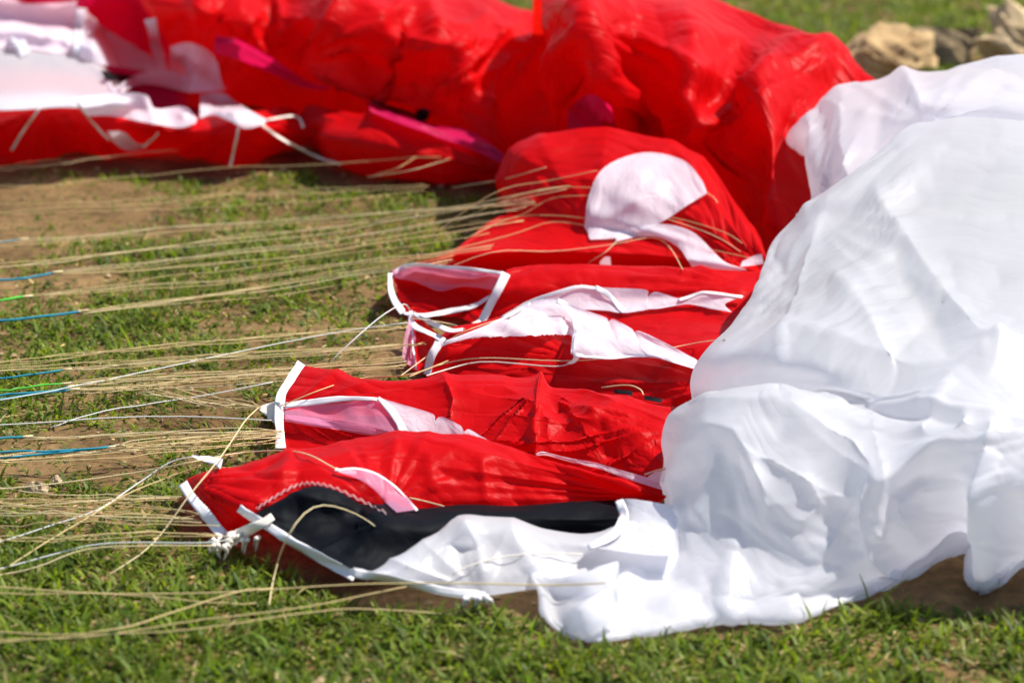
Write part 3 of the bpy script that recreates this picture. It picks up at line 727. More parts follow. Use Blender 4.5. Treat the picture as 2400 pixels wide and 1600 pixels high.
overlay('rib', [[(884, 930), (935, 945), (1013, 969), (1018, 987), (1034, 976), (1078, 996), (1088, 1010), (1102, 1006), (1149, 1034), (1196, 1057)],
                [(905, 960), (945, 975), (1010, 992), (1022, 998), (1040, 998), (1075, 1012), (1090, 1018), (1105, 1018), (1149, 1037), (1196, 1058)],
                [(940, 1012), (965, 1016), (1005, 1022), (1025, 1025), (1045, 1027), (1075, 1032), (1092, 1034), (1110, 1037), (1149, 1043), (1196, 1060)]], M_RIB, cell2, (22, 100), .007, (.015, .015), 73)
tape('rib_tape', [(668, 950), (729, 942), (798, 934), (884, 934)], [18, 17, 14, 10], M_TAPE, cell2, .008)
tape('rib_tape', [(886, 932), (915, 960), (935, 990), (945, 1012)], [10, 20, 22, 24], M_TAPE, cell2, .010)
tape('rib_tape', [(668, 977), (729, 987), (798, 996), (880, 1012)], [14, 18, 20, 12], M_SHEER, cell2, .010)
overlay('rib', [[(1255, 1062), (1275, 1058), (1330, 1072), (1396, 1084), (1470, 1105), (1560, 1130)], [(1258, 1066), (1280, 1066), (1330, 1080), (1410, 1100), (1470, 1122), (1560, 1150)]], M_RIB, cell2, (8, 60), .007, (.02, .02), 74)
overlay('rib', [[(1520, 1115), (1545, 1100), (1570, 1095)], [(1515, 1122), (1540, 1130), (1570, 1132)]], M_WHITE, cell2, (8, 12), .01)
for c in ([(1440, 916), (1465, 919), (1482, 924)], [(1510, 932), (1530, 935), (1552, 939)]):
    tape('sail_mark', c, 12, M_MARK_SHADE, cell2, .007, thick=0)

# --- first cell: red, black and white
c1 = [[(434, 1122, .03), (490, 1093, .042), (590, 1064, .05), (740, 1040, .052), (867, 1020, .056), (960, 1010, .058), (1090, 1028, .056), (1200, 1055, .05), (1310, 1088, .046), (1420, 1124, .042), (1560, 1162, .038)],
      [(465, 1165, .028), (520, 1135, .042), (610, 1105, .052), (740, 1072, .056), (860, 1062, .056), (950, 1060, .056), (1090, 1070, .054), (1200, 1090, .048), (1310, 1112, .042), (1420, 1136, .036), (1560, 1165, .032)],
      [(500, 1210, .018), (545, 1180, .034), (610, 1150, .046), (735, 1105, .054), (845, 1110, .050), (930, 1125, .042), (1090, 1125, .04), (1205, 1138, .034), (1315, 1145, .032), (1420, 1152, .028), (1550, 1168, .028)],
      [(535, 1252, .006), (570, 1235, .016), (606, 1205, .032), (732, 1150, .046), (820, 1168, .04), (905, 1203, .024), (1087, 1190, .022), (1210, 1193, .02), (1315, 1188, .02), (1420, 1180, .02), (1540, 1176, .024)]]
c1 = [back(c1[0], .07, -.04)] + c1
cell1 = sheet('cell_panel', c1, M_RED, wing, (80, 200), 1.6, 81, scale=0.09, crisp=1.4, stretch=3.0, fans=[(440, 1130, .005, 140, -20, 60, 5), (1560, 1165, .006, 220, 175, 215, 6), (900, 1200, .005, 140, 220, 330, 7)], ridges=[
    ([(560, 1090), (640, 1130), (690, 1130)], 14, -.004), ([(680, 1060), (660, 1120)], 12, .004), ([(1005, 1080), (1020, 1170)], 8, .003), ([(1130, 1090), (1140, 1170)], 8, .003)])
blk = [[(600, 1190, .030), (645, 1164, .038), (695, 1137, .046), (735, 1133, .046), (790, 1146, .042), (850, 1173, .034), (905, 1200, .025), (1000, 1188, .028), (1090, 1179, .028), (1210, 1184, .026), (1330, 1178, .026), (1450, 1172, .026)],
       [(600, 1196, .034), (650, 1178, .042), (700, 1158, .05), (740, 1155, .05), (790, 1170, .044), (845, 1200, .03), (905, 1212, .03), (1000, 1200, .034), (1090, 1195, .034), (1210, 1200, .03), (1330, 1205, .03), (1450, 1200, .028)],
       [(602, 1204, .036), (660, 1210, .036), (720, 1215, .034), (770, 1225, .03), (810, 1240, .026), (850, 1255, .025), (905, 1240, .034), (1000, 1235, .034), (1090, 1225, .03), (1210, 1225, .026), (1330, 1228, .024), (1450, 1225, .022)],
       [(606, 1212, .035), (665, 1235, .03), (715, 1262, .024), (760, 1285, .022), (800, 1300, .02), (850, 1305, .02), (910, 1290, .022), (1000, 1280, .022), (1090, 1265, .02), (1210, 1250, .018), (1330, 1245, .018), (1450, 1240, .018)],
       [(610, 1222, .033), (672, 1258, .028), (725, 1288, .024), (775, 1315, .022), (820, 1335, .02), (860, 1340, .016), (910, 1335, .012), (1000, 1320, .01), (1090, 1295, .01), (1210, 1270, .012), (1330, 1260, .014), (1450, 1255, .015)]]
black = sheet('cell_panel', blk, M_BLACK, wing, (64, 150), 1.3, 82, fans=[(905, 1215, .005, 120, 100, 260, 6)], scale=0.06, ridges=[([(850, 1250), (900, 1215), (920, 1200)], 14, .008), ([(700, 1180), (690, 1240)], 14, -.003)])
black['label'] = 'black stripe of the nearest cell'
wf = [[(850, 1342, .022), (905, 1312, .030), (960, 1272, .040), (1015, 1236, .044), (1065, 1206, .046), (1130, 1198, .046), (1200, 1206, .042), (1290, 1226, .038), (1390, 1244, .034), (1480, 1215, .04), (1590, 1215, .04)],
      [(846, 1342, .026), (910, 1330, .032), (970, 1300, .040), (1025, 1268, .046), (1075, 1245, .048), (1135, 1235, .048), (1205, 1240, .044), (1290, 1255, .040), (1390, 1270, .036), (1480, 1260, .036), (1590, 1260, .036)],
      [(842, 1344, .026), (915, 1345, .030), (980, 1330, .034), (1040, 1310, .036), (1090, 1290, .036), (1145, 1285, .036), (1210, 1290, .034), (1290, 1300, .030), (1390, 1310, .026), (1480, 1320, .026), (1590, 1320, .026)],
      [(840, 1348, .022), (915, 1366, .020), (985, 1384, .016), (1050, 1396, .012), (1105, 1402, .010), (1155, 1396, .012), (1215, 1385, .014), (1290, 1378, .014), (1390, 1380, .012), (1480, 1390, .01), (1590, 1390, .01)]]
wf = [back(wf[0], .03, -.02)] + wf
wfront = sheet('cell_panel', wf, M_WHITE, wing, (60, 130), 1.0, 83, scale=0.09, crisp=1.2, stretch=3.0, fans=[(1120, 1390, .005, 160, 190, 340, 5)], ridges=[([(1090, 1240), (1120, 1290), (1130, 1350)], 12, .008), ([(1020, 1290), (1060, 1270), (1120, 1290)], 14, -.006), ([(1200, 1250), (1240, 1330)], 14, .005)])
tape('edge_tape', [(428, 1132), (455, 1172), (490, 1215), (525, 1255)], [24, 26, 28, 34], M_TAPE, cell1, .006)
tape('edge_tape', [(560, 1190), (610, 1222), (690, 1272), (770, 1318), (832, 1350)], [22, 24, 25, 26, 26], M_TAPE, black, .008)
tape('edge_tape', [(826, 1342), (900, 1354), (985, 1372), (1060, 1385), (1110, 1391), (1138, 1392)], [24, 24, 22, 20, 22, 14], M_TAPE, wfront, .006)
# zigzag stitching along the black stripe
zz = [(600, 1192), (643, 1164), (694, 1137), (735, 1132), (785, 1143), (849, 1173), (905, 1201)]
q = curve_pts(np.array(zz, float), 42)
for s_, r_ in ((-1.5, .0003), (2, .0003)):
    Q = []
    for i, (a, b) in enumerate(q):
        X, n = hit(a, b + (3 if i % 2 else -3) + s_)
        d = ray(a, b); d = d / np.linalg.norm(d)
        Q.append(X - d * .0015)
    tube_mesh('zigzag_stitch', np.array(Q), r_, M_THREAD, cell1, 4)
# lens shaped sheer rib peeping out over the ridge and the cream tabs
overlay('rib', [[(795, 1102), (830, 1098), (880, 1110), (925, 1140), (978, 1194)], [(800, 1108), (845, 1125), (880, 1150), (905, 1178), (930, 1200)]], M_SHEER, cell1, (12, 40), .007, (.02, .02), 84)
tape('rib_tape', [(790, 1100), (830, 1098), (880, 1110), (930, 1142), (978, 1195)], 6, M_TAPE, cell1, .010)
tape('attachment_loop', [(785, 1098), (805, 1104), (835, 1108)], [8, 12, 10], M_CREAM, cell1, .009)
tape('attachment_loop', [(449, 1069), (470, 1073), (500, 1079), (520, 1084)], [4, 14, 24, 26], M_TAPE, cell1, .008)
tape('attachment_loop', [(608, 955), (630, 960), (660, 962)], [8, 40, 52], M_CREAM, cell2, .012)
tape('attachment_loop', [(628, 975), (645, 980), (660, 985)], [12, 22, 26], M_CREAM, cell2, .010)
tape('attachment_loop', [(536, 1262), (570, 1248), (612, 1228), (640, 1210)], [36, 30, 26, 22], M_CREAM, cell1, .012)
rg = random.Random(5)
for k in range(16):                     # frayed thread ends of the knot
    a = rg.uniform(500, 608); b = 1262 + rg.uniform(-8, 14) - (a - 540) * .22
    s0 = P(a, b, .022); s1 = P(a + rg.uniform(-14, 10), b + rg.uniform(12, 34), .006)
    mid = (s0 + s1) / 2 + np.array([rg.uniform(-.004, .004), rg.uniform(-.004, .004), .002])
    tube_mesh('frayed_thread', curve_pts([s0, mid, s1], 6), np.linspace(.0022, .0008, 6), M_CREAM, cell1, 5)
for k in range(9):
    a = rg.uniform(1085, 1140); b = 1398 + rg.uniform(-6, 4)
    s0 = P(a, b, .016); s1 = P(a + rg.uniform(-10, 14), b + rg.uniform(10, 36), .004)
    tube_mesh('frayed_thread', curve_pts([s0, (s0 + s1) / 2 + np.array([.002, 0, .001]), s1], 6), np.linspace(.002, .0007, 6), M_TAPE, wfront, 5)

# --- the white rolled upper surface at the right
w1 = [[(1882, 300, .160), (1925, 254, .176), (2000, 212, .195), (2150, 172, .215), (2300, 148, .23), (2430, 150, .235), (2600, 155, .235)],
      [(1868, 345, .148), (1945, 330, .170), (2030, 290, .190), (2160, 240, .210), (2300, 215, .225), (2430, 215, .23), (2600, 215, .23)],
      [(1867, 410, .130), (1945, 405, .150), (2040, 360, .170), (2160, 295, .192), (2300, 280, .205), (2430, 280, .21), (2600, 280, .21)],
      [(1890, 505, .100), (1955, 500, .115), (2060, 450, .135), (2170, 380, .155), (2300, 350, .17), (2430, 345, .175), (2600, 345, .18)]]
w1 = [back(w1[0], .22, -.2), back(w1[0], .08, -.03)] + w1
def curl(rows, dx, dy, dz):             # an extra first column that turns the edge under
    out = []
    for r in rows:
        p = P(*r[0]) if len(r[0]) == 3 else np.array(r[0][1])
        out.append([('w', (p[0] + dx, p[1] + dy, max(.003, p[2] + dz)))] + list(r))
    return out
def close_right(rows):                   # past the picture's edge the roll comes down to the ground
    out = []
    for r in rows:
        p = P(*r[-1]) if len(r[-1]) == 3 else np.array(r[-1][1])
        out.append(list(r) + [('w', (p[0] + .07, p[1], max(.003, p[2] * .82))), ('w', (p[0] + .12, p[1] + .01, max(.003, p[2] * .4))), ('w', (p[0] + .13, p[1] + .02, .003))])
    return out
w1 = close_right(w1)
w1 = curl(w1, .03, .05, -.06)
sheet('upper_surface', w1, M_WHITE, wing, (100, 150), 2.2, 91, scale=0.14, crisp=2.2, stretch=2.6, gain=1.3, ang=.4, fans=[(1895, 510, .010, 170, 270, 350, 6), (2170, 290, .006, 120, 180, 380, 7)], ridges=[
    ([(2110, 168), (2160, 240), (2200, 290)], 18, .008), ([(1975, 222), (1965, 330), (1990, 440)], 16, .006), ([(2060, 240), (2050, 330)], 20, -.006), ([(2150, 270), (2290, 210), (2400, 200)], 20, .004), ([(1920, 280), (1925, 400), (1950, 480)], 16, -.004)])
w2 = [[(1897, 498, .127), (1960, 462, .146), (2030, 408, .165), (2100, 335, .186), (2160, 295, .197), (2250, 277, .206), (2340, 282, .21), (2450, 285, .212), (2620, 290, .212)],
      [(1812, 552, .117), (1900, 535, .138), (1990, 512, .153), (2080, 485, .166), (2150, 462, .173), (2250, 440, .182), (2340, 432, .187), (2450, 430, .19), (2620, 430, .19)],
      [(1768, 625, .110), (1860, 635, .134), (1960, 636, .148), (2060, 628, .157), (2150, 612, .163), (2250, 595, .168), (2340, 586, .172), (2450, 585, .175), (2620, 585, .175)],
      [(1715, 735, .100), (1815, 746, .128), (1930, 756, .143), (2040, 760, .150), (2140, 757, .154), (2245, 747, .158), (2340, 738, .160), (2450, 738, .162), (2620, 738, .162)],
      [(1662, 825, .086), (1780, 835, .117), (1900, 845, .132), (2020, 850, .140), (2130, 850, .144), (2240, 850, .147), (2335, 850, .149), (2450, 850, .150), (2620, 850, .150)],
      [(1641, 890, .066), (1765, 888, .095), (1890, 895, .116), (2010, 905, .130), (2125, 908, .136), (2240, 912, .140), (2332, 915, .141), (2450, 915, .142), (2620, 915, .142)],
      [(1680, 945, .040), (1790, 925, .075), (1890, 918, .106), (2005, 932, .124), (2122, 945, .131), (2240, 952, .135), (2331, 956, .136), (2450, 956, .137), (2620, 956, .137)],
      [(1660, 926, .098), (1765, 896, .126), (1882, 900, .134), (2003, 952, .127), (2122, 985, .127), (2240, 1000, .130), (2330, 1004, .131), (2447, 1000, .132), (2620, 1000, .132)],
      [(1562, 962, .085), (1680, 950, .124), (1850, 952, .136), (2000, 995, .130), (2126, 1040, .123), (2240, 1068, .120), (2330, 1072, .122), (2444, 1066, .124), (2620, 1066, .124)],
      [(1541, 1030, .066), (1650, 1040, .112), (1830, 1070, .120), (1990, 1095, .114), (2120, 1130, .106), (2240, 1150, .100), (2328, 1150, .108), (2440, 1145, .112), (2620, 1145, .112)],
      [(1556, 1110, .050), (1650, 1170, .088), (1825, 1205, .090), (1990, 1215, .084), (2108, 1225, .086), (2240, 1215, .078), (2322, 1240, .082), (2440, 1225, .088), (2620, 1220, .088)],
      [(1536, 1235, .034), (1630, 1295, .052), (1815, 1325, .052), (1970, 1318, .052), (2095, 1290, .060), (2246, 1250, .066), (2312, 1310, .056), (2430, 1275, .062), (2620, 1265, .062)],
      [(1420, 1395, .022), (1555, 1405, .024), (1740, 1410, .022), (1890, 1395, .026), (2088, 1345, .030), (2252, 1266, .060), (2306, 1350, .032), (2425, 1300, .048), (2620, 1285, .05)],
      [(1372, 1500, .003), (1520, 1482, .003), (1700, 1445, .004), (1845, 1447, .004), (2100, 1364, .018), (2256, 1274, .056), (2302, 1372, .020), (2420, 1312, .040), (2620, 1300, .04)]]
lean = [1] * 8 + [.95, .88, .74, .62, .50, .50]      # the front leans back from its foot
w2 = [[(u, v, max(.003, z * (f if (i < 12 or j < 4) else f * .8))) for j, (u, v, z) in enumerate(r)] for i, (r, f) in enumerate(zip(w2, lean))]
w2 = close_right(w2)
w2 = curl(w2, .03, .045, -.045)
w2 = [back(w2[0], .06, -.05)] + w2 + [back(w2[-1], .09, .004)]
white = sheet('upper_surface', w2, M_WHITE, wing, (270, 240), 1.9, 92, scale=0.14, crisp=2.6, stretch=2.6, gain=1.35, ang=.55, fans=[(1890, 500, .007, 320, -25, 70, 5), (2080, 1150, .005, 170, 60, 300, 5), (1690, 1010, .005, 240, 30, 140, 5)], ridges=[
    ([(1900, 500), (2000, 440), (2140, 290)], 14, .006), ([(1895, 510), (2060, 480), (2180, 390), (2400, 400)], 16, .006), ([(1930, 520), (2150, 470), (2400, 470)], 16, -.005),
    ([(2060, 470), (2180, 640), (2300, 800), (2340, 840)], 18, .007), ([(2340, 840), (2230, 900), (2160, 1000)], 18, .006), ([(2340, 840), (2400, 830)], 16, .006), ([(2100, 600), (2200, 760), (2220, 830)], 26, -.006),
    ([(1930, 520), (1880, 600), (1850, 720), (1830, 860)], 7, .0022), ([(1700, 860), (1850, 775), (1970, 800), (2150, 860), (2300, 860)], 20, .006), ([(1960, 650), (2020, 720), (2090, 840)], 16, .005),
    ([(1570, 1130), (1600, 1050), (1660, 1000), (1720, 1010), (1765, 1080), (1800, 1190)], 16, .006), ([(1690, 1060), (1720, 1150), (1730, 1280)], 26, -.005), ([(1660, 940), (1850, 945), (2000, 1030), (2060, 1130)], 18, .006),
    ([(2260, 1000), (2150, 1070), (2080, 1130), (2060, 1250)], 14, .009), ([(2165, 1120), (2095, 1165), (2080, 1260)], 20, -.009), ([(2320, 1010), (2290, 1120), (2310, 1240)], 14, .008), ([(2240, 1150), (2260, 1230)], 18, -.008),
    ([(1720, 1280), (1700, 1440)], 14, .006), ([(1850, 1430), (1990, 1180)], 16, .006), ([(1900, 1130), (1920, 1180), (1880, 1220)], 12, .005), ([(1370, 1440), (1520, 1320), (1600, 1200)], 14, .006), ([(2030, 1140), (2030, 1300), (2088, 1350)], 12, .008),
    ([(2302, 1370), (2310, 1260), (2300, 1150)], 10, .010)])
white['label'] = 'white rolled upper surface bulging at the right'
wp = [[(1248, 1345, .018), (1300, 1352, .026), (1370, 1345, .034), (1450, 1320, .040)],
      [(1262, 1400, .012), (1310, 1410, .012), (1375, 1400, .022), (1450, 1370, .032)],
      [(1276, 1462, .004), (1320, 1465, .006), (1372, 1440, .018), (1450, 1400, .028)],
      [(1340, 1498, .003), (1365, 1500, .003), (1390, 1490, .008), (1450, 1450, .016)]]
wp = [back(wp[0], .03, -.012)] + wp
sheet('upper_surface', wp, M_WHITE, wing, (40, 40), 1.4, 94, scale=0.05, ridges=[([(1255, 1350), (1280, 1465)], 8, .006), ([(1370, 1440), (1430, 1380)], 10, .006)])
fl = [[(1445, 1170, .040), (1480, 1168, .046), (1530, 1175, .048), (1590, 1185, .048)],
      [(1452, 1205, .036), (1490, 1210, .042), (1535, 1215, .044), (1590, 1225, .044)],
      [(1430, 1245, .036), (1480, 1250, .040), (1535, 1255, .042), (1590, 1260, .042)],
      [(1375, 1280, .036), (1450, 1288, .038), (1530, 1298, .038), (1590, 1300, .038)]]
sheet('upper_surface', fl, M_WHITE, wing, (36, 40), 1.4, 95, scale=0.05)
tape('edge_tape', [(1450, 1172), (1462, 1210), (1440, 1250), (1378, 1282)], [22, 28, 26, 14], M_TAPE, wfront, .008)

# ------------------------------------------------------------------ lines of the wing
LR = .00048
rl = np.random.RandomState(77)
def bundle(a, b, n, sa, sb, mats=(M_TAN,), bow=0, wob=.004, z=(.012, .026), r=LR, on_end=False, mid=None):
    for k in range(n):
        t0, t1 = rl.uniform(-1, 1), rl.uniform(-1, 1)
        t1 = .6 * t0 + .4 * t1
        pa = (a[0] + rl.uniform(-6, 6) - (10 if a[0] < 0 else 0), a[1] + t0 * sa, rl.uniform(*z))
        pm = ((a[0] * .5 + b[0] * .5) if mid is None else mid[0], ((a[1] + b[1]) / 2 if mid is None else mid[1]) + bow + (t0 * sa + t1 * sb) / 2 + rl.uniform(-4, 4), rl.uniform(*z))
        pb = (b[0] + rl.uniform(-8, 8), b[1] + t1 * sb, 'on', .004) if on_end else (b[0] + rl.uniform(-8, 8), b[1] + t1 * sb, rl.uniform(*z))
        cord('suspension_line', [pa, pm, pb], r * rl.uniform(.8, 1.1), mats[rl.randint(len(mats))], wing, wob=wob, seed=rl.randint(1e6))
T2 = (M_TAN, M_TAN, M_PALE)
bundle((-60, 400), (420, 350), 2, 8, 10, T2, wob=.006)
bundle((-60, 440), (1040, 372), 1, 25, 10, T2, wob=.006, on_end=True)
bundle((-60, 505), (1000, 440), 3, 30, 20, T2, wob=.006)
bundle((-60, 570), (1250, 470), 4, 14, 30, T2, wob=.005, on_end=True)
bundle((-60, 620), (1330, 430), 3, 14, 18, T2, wob=.005, on_end=True, mid=(760, 530))
bundle((130, 640), (1230, 500), 5, 6, 40, T2, wob=.005, on_end=True, mid=(640, 590))
bundle((60, 694), (1150, 560), 4, 5, 34, T2, wob=.005, on_end=True, mid=(560, 640))
bundle((190, 731), (1060, 600), 6, 5, 26, T2, wob=.004, on_end=True, mid=(620, 675))
bundle((-60, 850), (960, 760), 4, 10, 12, T2, wob=.004)
bundle((-60, 868), (1000, 800), 3, 8, 8, T2, wob=.004)
bundle((150, 868), (980, 812), 4, 4, 14, T2, wob=.003)
bundle((150, 902), (950, 850), 8, 10, 20, T2, wob=.003)
bundle((165, 915), (700, 880), 7, 8, 14, T2, wob=.003)
bundle((330, 905), (608, 955), 9, 22, 4, T2, wob=.004, mid=(470, 935))
bundle((60, 1025), (660, 1010), 4, 6, 12, T2, wob=.003)
bundle((275, 1045), (660, 1012), 9, 8, 20, T2, wob=.003)
bundle((-60, 1084), (660, 1030), 5, 8, 14, T2, wob=.003)
bundle((-60, 1165), (430, 1165), 5, 22, 6, T2, wob=.004)
bundle((-60, 1190), (470, 1215), 8, 26, 16, T2, wob=.004)
bundle((-60, 1250), (520, 1250), 4, 16, 20, (M_TAN,), wob=.005)
for (a, b, m_, r_) in (((-60, 662), (130, 638), M_TEAL, .0018), ((-60, 712), (60, 695), M_GREEN, .0018), ((-60, 755), (190, 730), M_TEAL, .0018), ((-60, 892), (152, 866), M_TEAL, .0013),
                       ((-60, 918), (150, 899), M_GREEN, .0012), ((-60, 932), (165, 905), M_TEAL, .0015), ((-60, 940), (170, 912), M_TEAL, .0013), ((-60, 1032), (60, 1023), M_TEAL, .0014),
                       ((-60, 1072), (275, 1044), M_TEAL, .0015), ((-60, 1066), (260, 1047), M_TEAL, .0013), ((-60, 578), (50, 560), M_TEAL, .001)):
    cord('main_line', [(a[0], a[1], .018), ((a[0] + b[0]) / 2, (a[1] + b[1]) / 2 + 1, .02), (b[0], b[1], .02)], r_ * .75, m_, wing, wob=.002, seed=int(b[1]))
    cord('line_splice', [(b[0] - 6, b[1], .021), (b[0] + 4, b[1] - 1, .021), (b[0] + 16, b[1] - 2, .02)], r_ * .8, M_PALE, wing, m=8)
# white lines and single lines that stand out
cord('brake_line', [(-60, 946, .02), (180, 905, .022), (500, 838, .022), (780, 782, .026), (955, 756, .035)], .0006, M_LWHITE, wing, wob=.0012, seed=1)
cord('brake_line', [(770, 852, .02), (830, 795, .04), (895, 740, .052), (945, 713, .052), (962, 728, .04)], .0006, M_LWHITE, wing)
cord('suspension_line', [(962, 745, .04), (1000, 750, .04), (1060, 760, 'on', .006), (1090, 772, 'on', .006)], .0005, M_PALE, wing)
cord('brake_line', [(-60, 997, .016), (200, 985, .018), (420, 975, .02), (640, 985, .022)], .0006, M_LWHITE, wing, wob=.0015, seed=2)
cord('brake_line', [(120, 1000, .014), (220, 965, .018), (400, 938, .018), (640, 895, .03)], .0006, M_LWHITE, wing, wob=.0025, seed=3)
cord('brake_line', [(-60, 1285, .010), (120, 1230, .014), (230, 1195, .018), (330, 1130, .024), (400, 1085, .036), (452, 1070, .042)], .0006, M_LWHITE, wing, wob=.001, seed=4)
cord('suspension_line', [(-60, 1150, .018), (120, 1134, .02), (330, 1105, .028), (470, 1078, .046), (570, 1060, 'on', .006), (700, 1058, 'on', .010), (790, 1100, 'on', .006)], .0006, M_PALE, wing)
cord('suspension_line', [(605, 956, .034), (575, 985, .046), (545, 1030, .055), (510, 1080, .058), (440, 1165, .042), (390, 1235, .022), (340, 1290, .012), (250, 1350, .003)], .0006, M_PALE, wing)
cord('suspension_line', [(660, 950, 'on', .012), (760, 910, 'on', .008), (850, 885, 'on', .008), (960, 878, .04), (1050, 845, 'on', .010)], .0006, M_TAN, wing)
cord('suspension_line', [(940, 880, .04), (1010, 828, 'on', .010), (1080, 780, 'on', .012), (1180, 745, 'on', .012)], .0005, M_PALE, wing)
cord('suspension_line', [(960, 882, .03), (1040, 852, 'on', .006), (1140, 838, 'on', .006), (1330, 846, 'on', .006), (1480, 832, 'on', .012), (1640, 802, 'on', .010), (1700, 795, 'on', .008)], .0005, M_PALE, wing)
cord('suspension_line', [(1000, 880, .04), (1060, 862, 'on', .006), (1140, 846, 'on', .006), (1300, 860, 'on', .006), (1345, 846, 'on', .010)], .0007, M_CREAM, wing)
cord('suspension_line', [(1410, 908, 'on', .006), (1470, 902, 'on', .010), (1500, 912, 'on', .010), (1508, 926, 'on', .005)], .0007, M_PALE, wing)
cord('suspension_line', [(640, 1350, .004), (662, 1280, .05), (700, 1215, .066), (745, 1182, .068), (800, 1190, .058), (850, 1212, 'on', .005), (878, 1232, 'on', .002)], .0005, M_PALE, wing)
cord('suspension_line', [(630, 1420, .006), (640, 1360, .010), (650, 1320, .018)], .0006, M_PALE, wing, m=8)
cord('suspension_line', [(960, 1166, 'on', .006), (1000, 1175, 'on', .006), (1040, 1186, 'on', .006)], .0006, M_PALE, wing)
cord('suspension_line', [(1510, 1112, 'on', .006), (1535, 1104, 'on', .006), (1560, 1098, 'on', .006)], .001, M_PALE, wing)
cord('suspension_line', [(1370, 1298, 'on', .006), (1270, 1296, 'on', .006), (1180, 1304, 'on', .006), (1100, 1325, 'on', .006), (1060, 1345, 'on', .006)], .0006, M_CREAM, wing)
cord('suspension_line', [(-60, 1372, .014), (200, 1386, .016), (500, 1388, .02), (820, 1370, .026), (1100, 1368, .03), (1300, 1370, 'on', .008), (1420, 1365, 'on', .008)], .0006, M_TAN, wing, wob=.001, seed=8)
cord('suspension_line', [(-60, 1395, .014), (200, 1392, .018), (460, 1410, .018), (600, 1412, .014)], .00047, M_TAN, wing, wob=.002, seed=9)
cord('suspension_line', [(-60, 1475, .012), (150, 1486, .018), (290, 1470, .022), (420, 1430, .022), (560, 1385, .024), (640, 1378, .02)], .0006, M_TAN, wing, wob=.001, seed=10)
cord('suspension_line', [(-60, 1500, .012), (200, 1494, .016), (450, 1455, .022), (700, 1425, .022), (900, 1385, .022), (960, 1372, .02)], .00047, M_TAN, wing, wob=.001, seed=11)
cord('suspension_line', [(-60, 1506, .012), (250, 1482, .018), (480, 1468, .022), (720, 1435, .022), (850, 1425, .018), (1030, 1436, .008), (1080, 1440, .002)], .00047, M_TAN, wing, wob=.001, seed=12)
cord('suspension_line', [(-60, 1345, .008), (110, 1302, .012), (220, 1275, .018), (350, 1270, .02), (480, 1272, .022), (545, 1262, .025)], .0006, M_LWHITE, wing, wob=.001, seed=13)
cord('suspension_line', [(-60, 1360, .004), (90, 1325, .010), (200, 1285, .018), (330, 1276, .022), (500, 1278, .022)], .0006, M_PALE, wing, wob=.001, seed=14)
cord('suspension_line', [(-60, 1370, .006), (60, 1300, .012), (180, 1225, .02), (280, 1165, .024), (400, 1115, .03), (470, 1090, .04)], .0006, M_TAN, wing, wob=.001, seed=15)
# lines across the far cells
for pth in ([(980, 660, .02), (1150, 590, .06), (1290, 590, 'on', .006), (1440, 572, 'on', .010), (1530, 556, 'on', .010), (1570, 580, 'on', .006), (1600, 632, 'on', .006)],
            [(1000, 560, .03), (1160, 450, .08), (1280, 425, 'on', .006), (1400, 400, 'on', .010)],
            [(1050, 530, .03), (1180, 470, .07), (1290, 440, 'on', .006), (1385, 440, 'on', .010)],
            [(1100, 520, .03), (1210, 510, 'on', .006), (1290, 465, 'on', .006), (1388, 458, 'on', .008)],
            [(1090, 560, .04), (1200, 510, 'on', .008), (1300, 505, 'on', .008), (1375, 512, 'on', .01)],
            [(1040, 590, .04), (1200, 550, 'on', .006), (1290, 520, 'on', .006), (1370, 528, 'on', .01)],
            [(1555, 505, 'on', .006), (1620, 520, 'on', .006), (1700, 545, 'on', .006), (1740, 570, 'on', .006)],
            [(1560, 512, 'on', .006), (1630, 535, 'on', .006), (1690, 560, 'on', .006), (1735, 590, 'on', .006)],
            [(1640, 580, 'on', .006), (1700, 592, 'on', .006), (1765, 606, 'on', .006)],
            [(1650, 448, 'on', .008), (1672, 462, 'on', .008), (1682, 476, 'on', .006)],
            [(1380, 615, 'on', .006), (1420, 590, 'on', .006), (1450, 560, 'on', .008)],
            [(860, 415, .02), (960, 400, .06), (1055, 372, 'on', .006)], [(880, 410, .02), (930, 395, .05), (975, 368, 'on', .006)],
            [(1060, 440, .03), (1180, 420, .07), (1280, 392, 'on', .006)]):
    cord('suspension_line', pth, .00045, M_TAN if rl.rand() < .6 else M_PALE, wing)

# ------------------------------------------------------------------ stones and clods
def rock(name, center, size, seed, mat, label, cat, rot=0, rough=.22, flat=0, group=None):
    import bmesh
    bm = bmesh.new()
    bmesh.ops.create_icosphere(bm, subdivisions=4, radius=1)
    rg = np.random.RandomState(seed)
    V = np.array([v.co[:] for v in bm.verts])
    for k in range(22):                     # flat broken faces
        d = rg.randn(3); d /= np.linalg.norm(d)
        h = rg.uniform(.42, .78)
        s = V @ d
        V = V - np.outer(np.maximum(0, s - h), d)
    for o, a in ((2.2, rough), (5, rough * .5), (11, rough * .35)):
        n = fbm(V[:, 0] * o + V[:, 2] * o * .7 + 9, V[:, 1] * o - V[:, 2] * o * .6 + 4, seed, 2) - .5
        V = V * (1 + a * n)[:, None]
    if flat: V[:, 2] = np.sign(V[:, 2]) * np.minimum(np.abs(V[:, 2]), 1) ** flat
    V = V * np.array(size)
    V[:, 2] -= V[:, 2].min() + .004
    F = [[v.index for v in f.verts] for f in bm.faces]
    bm.free()
    o = mesh_obj(name, V, F, mat, smooth=False)
    o.location = center; o.rotation_euler = (0, 0, rot)
    o['label'] = label; o['category'] = cat
    if group: o['group'] = group
    return o
SAND = stone_mat('sandstone', (.30, .18, .08), (.60, .42, .21))
SANDL = stone_mat('pale_sandstone', (.36, .25, .13), (.70, .53, .31))
SANDD = stone_mat('shaded_stone', (.07, .055, .035), (.40, .29, .16))  # darker mix, the shade on this stone's front is put into the colour
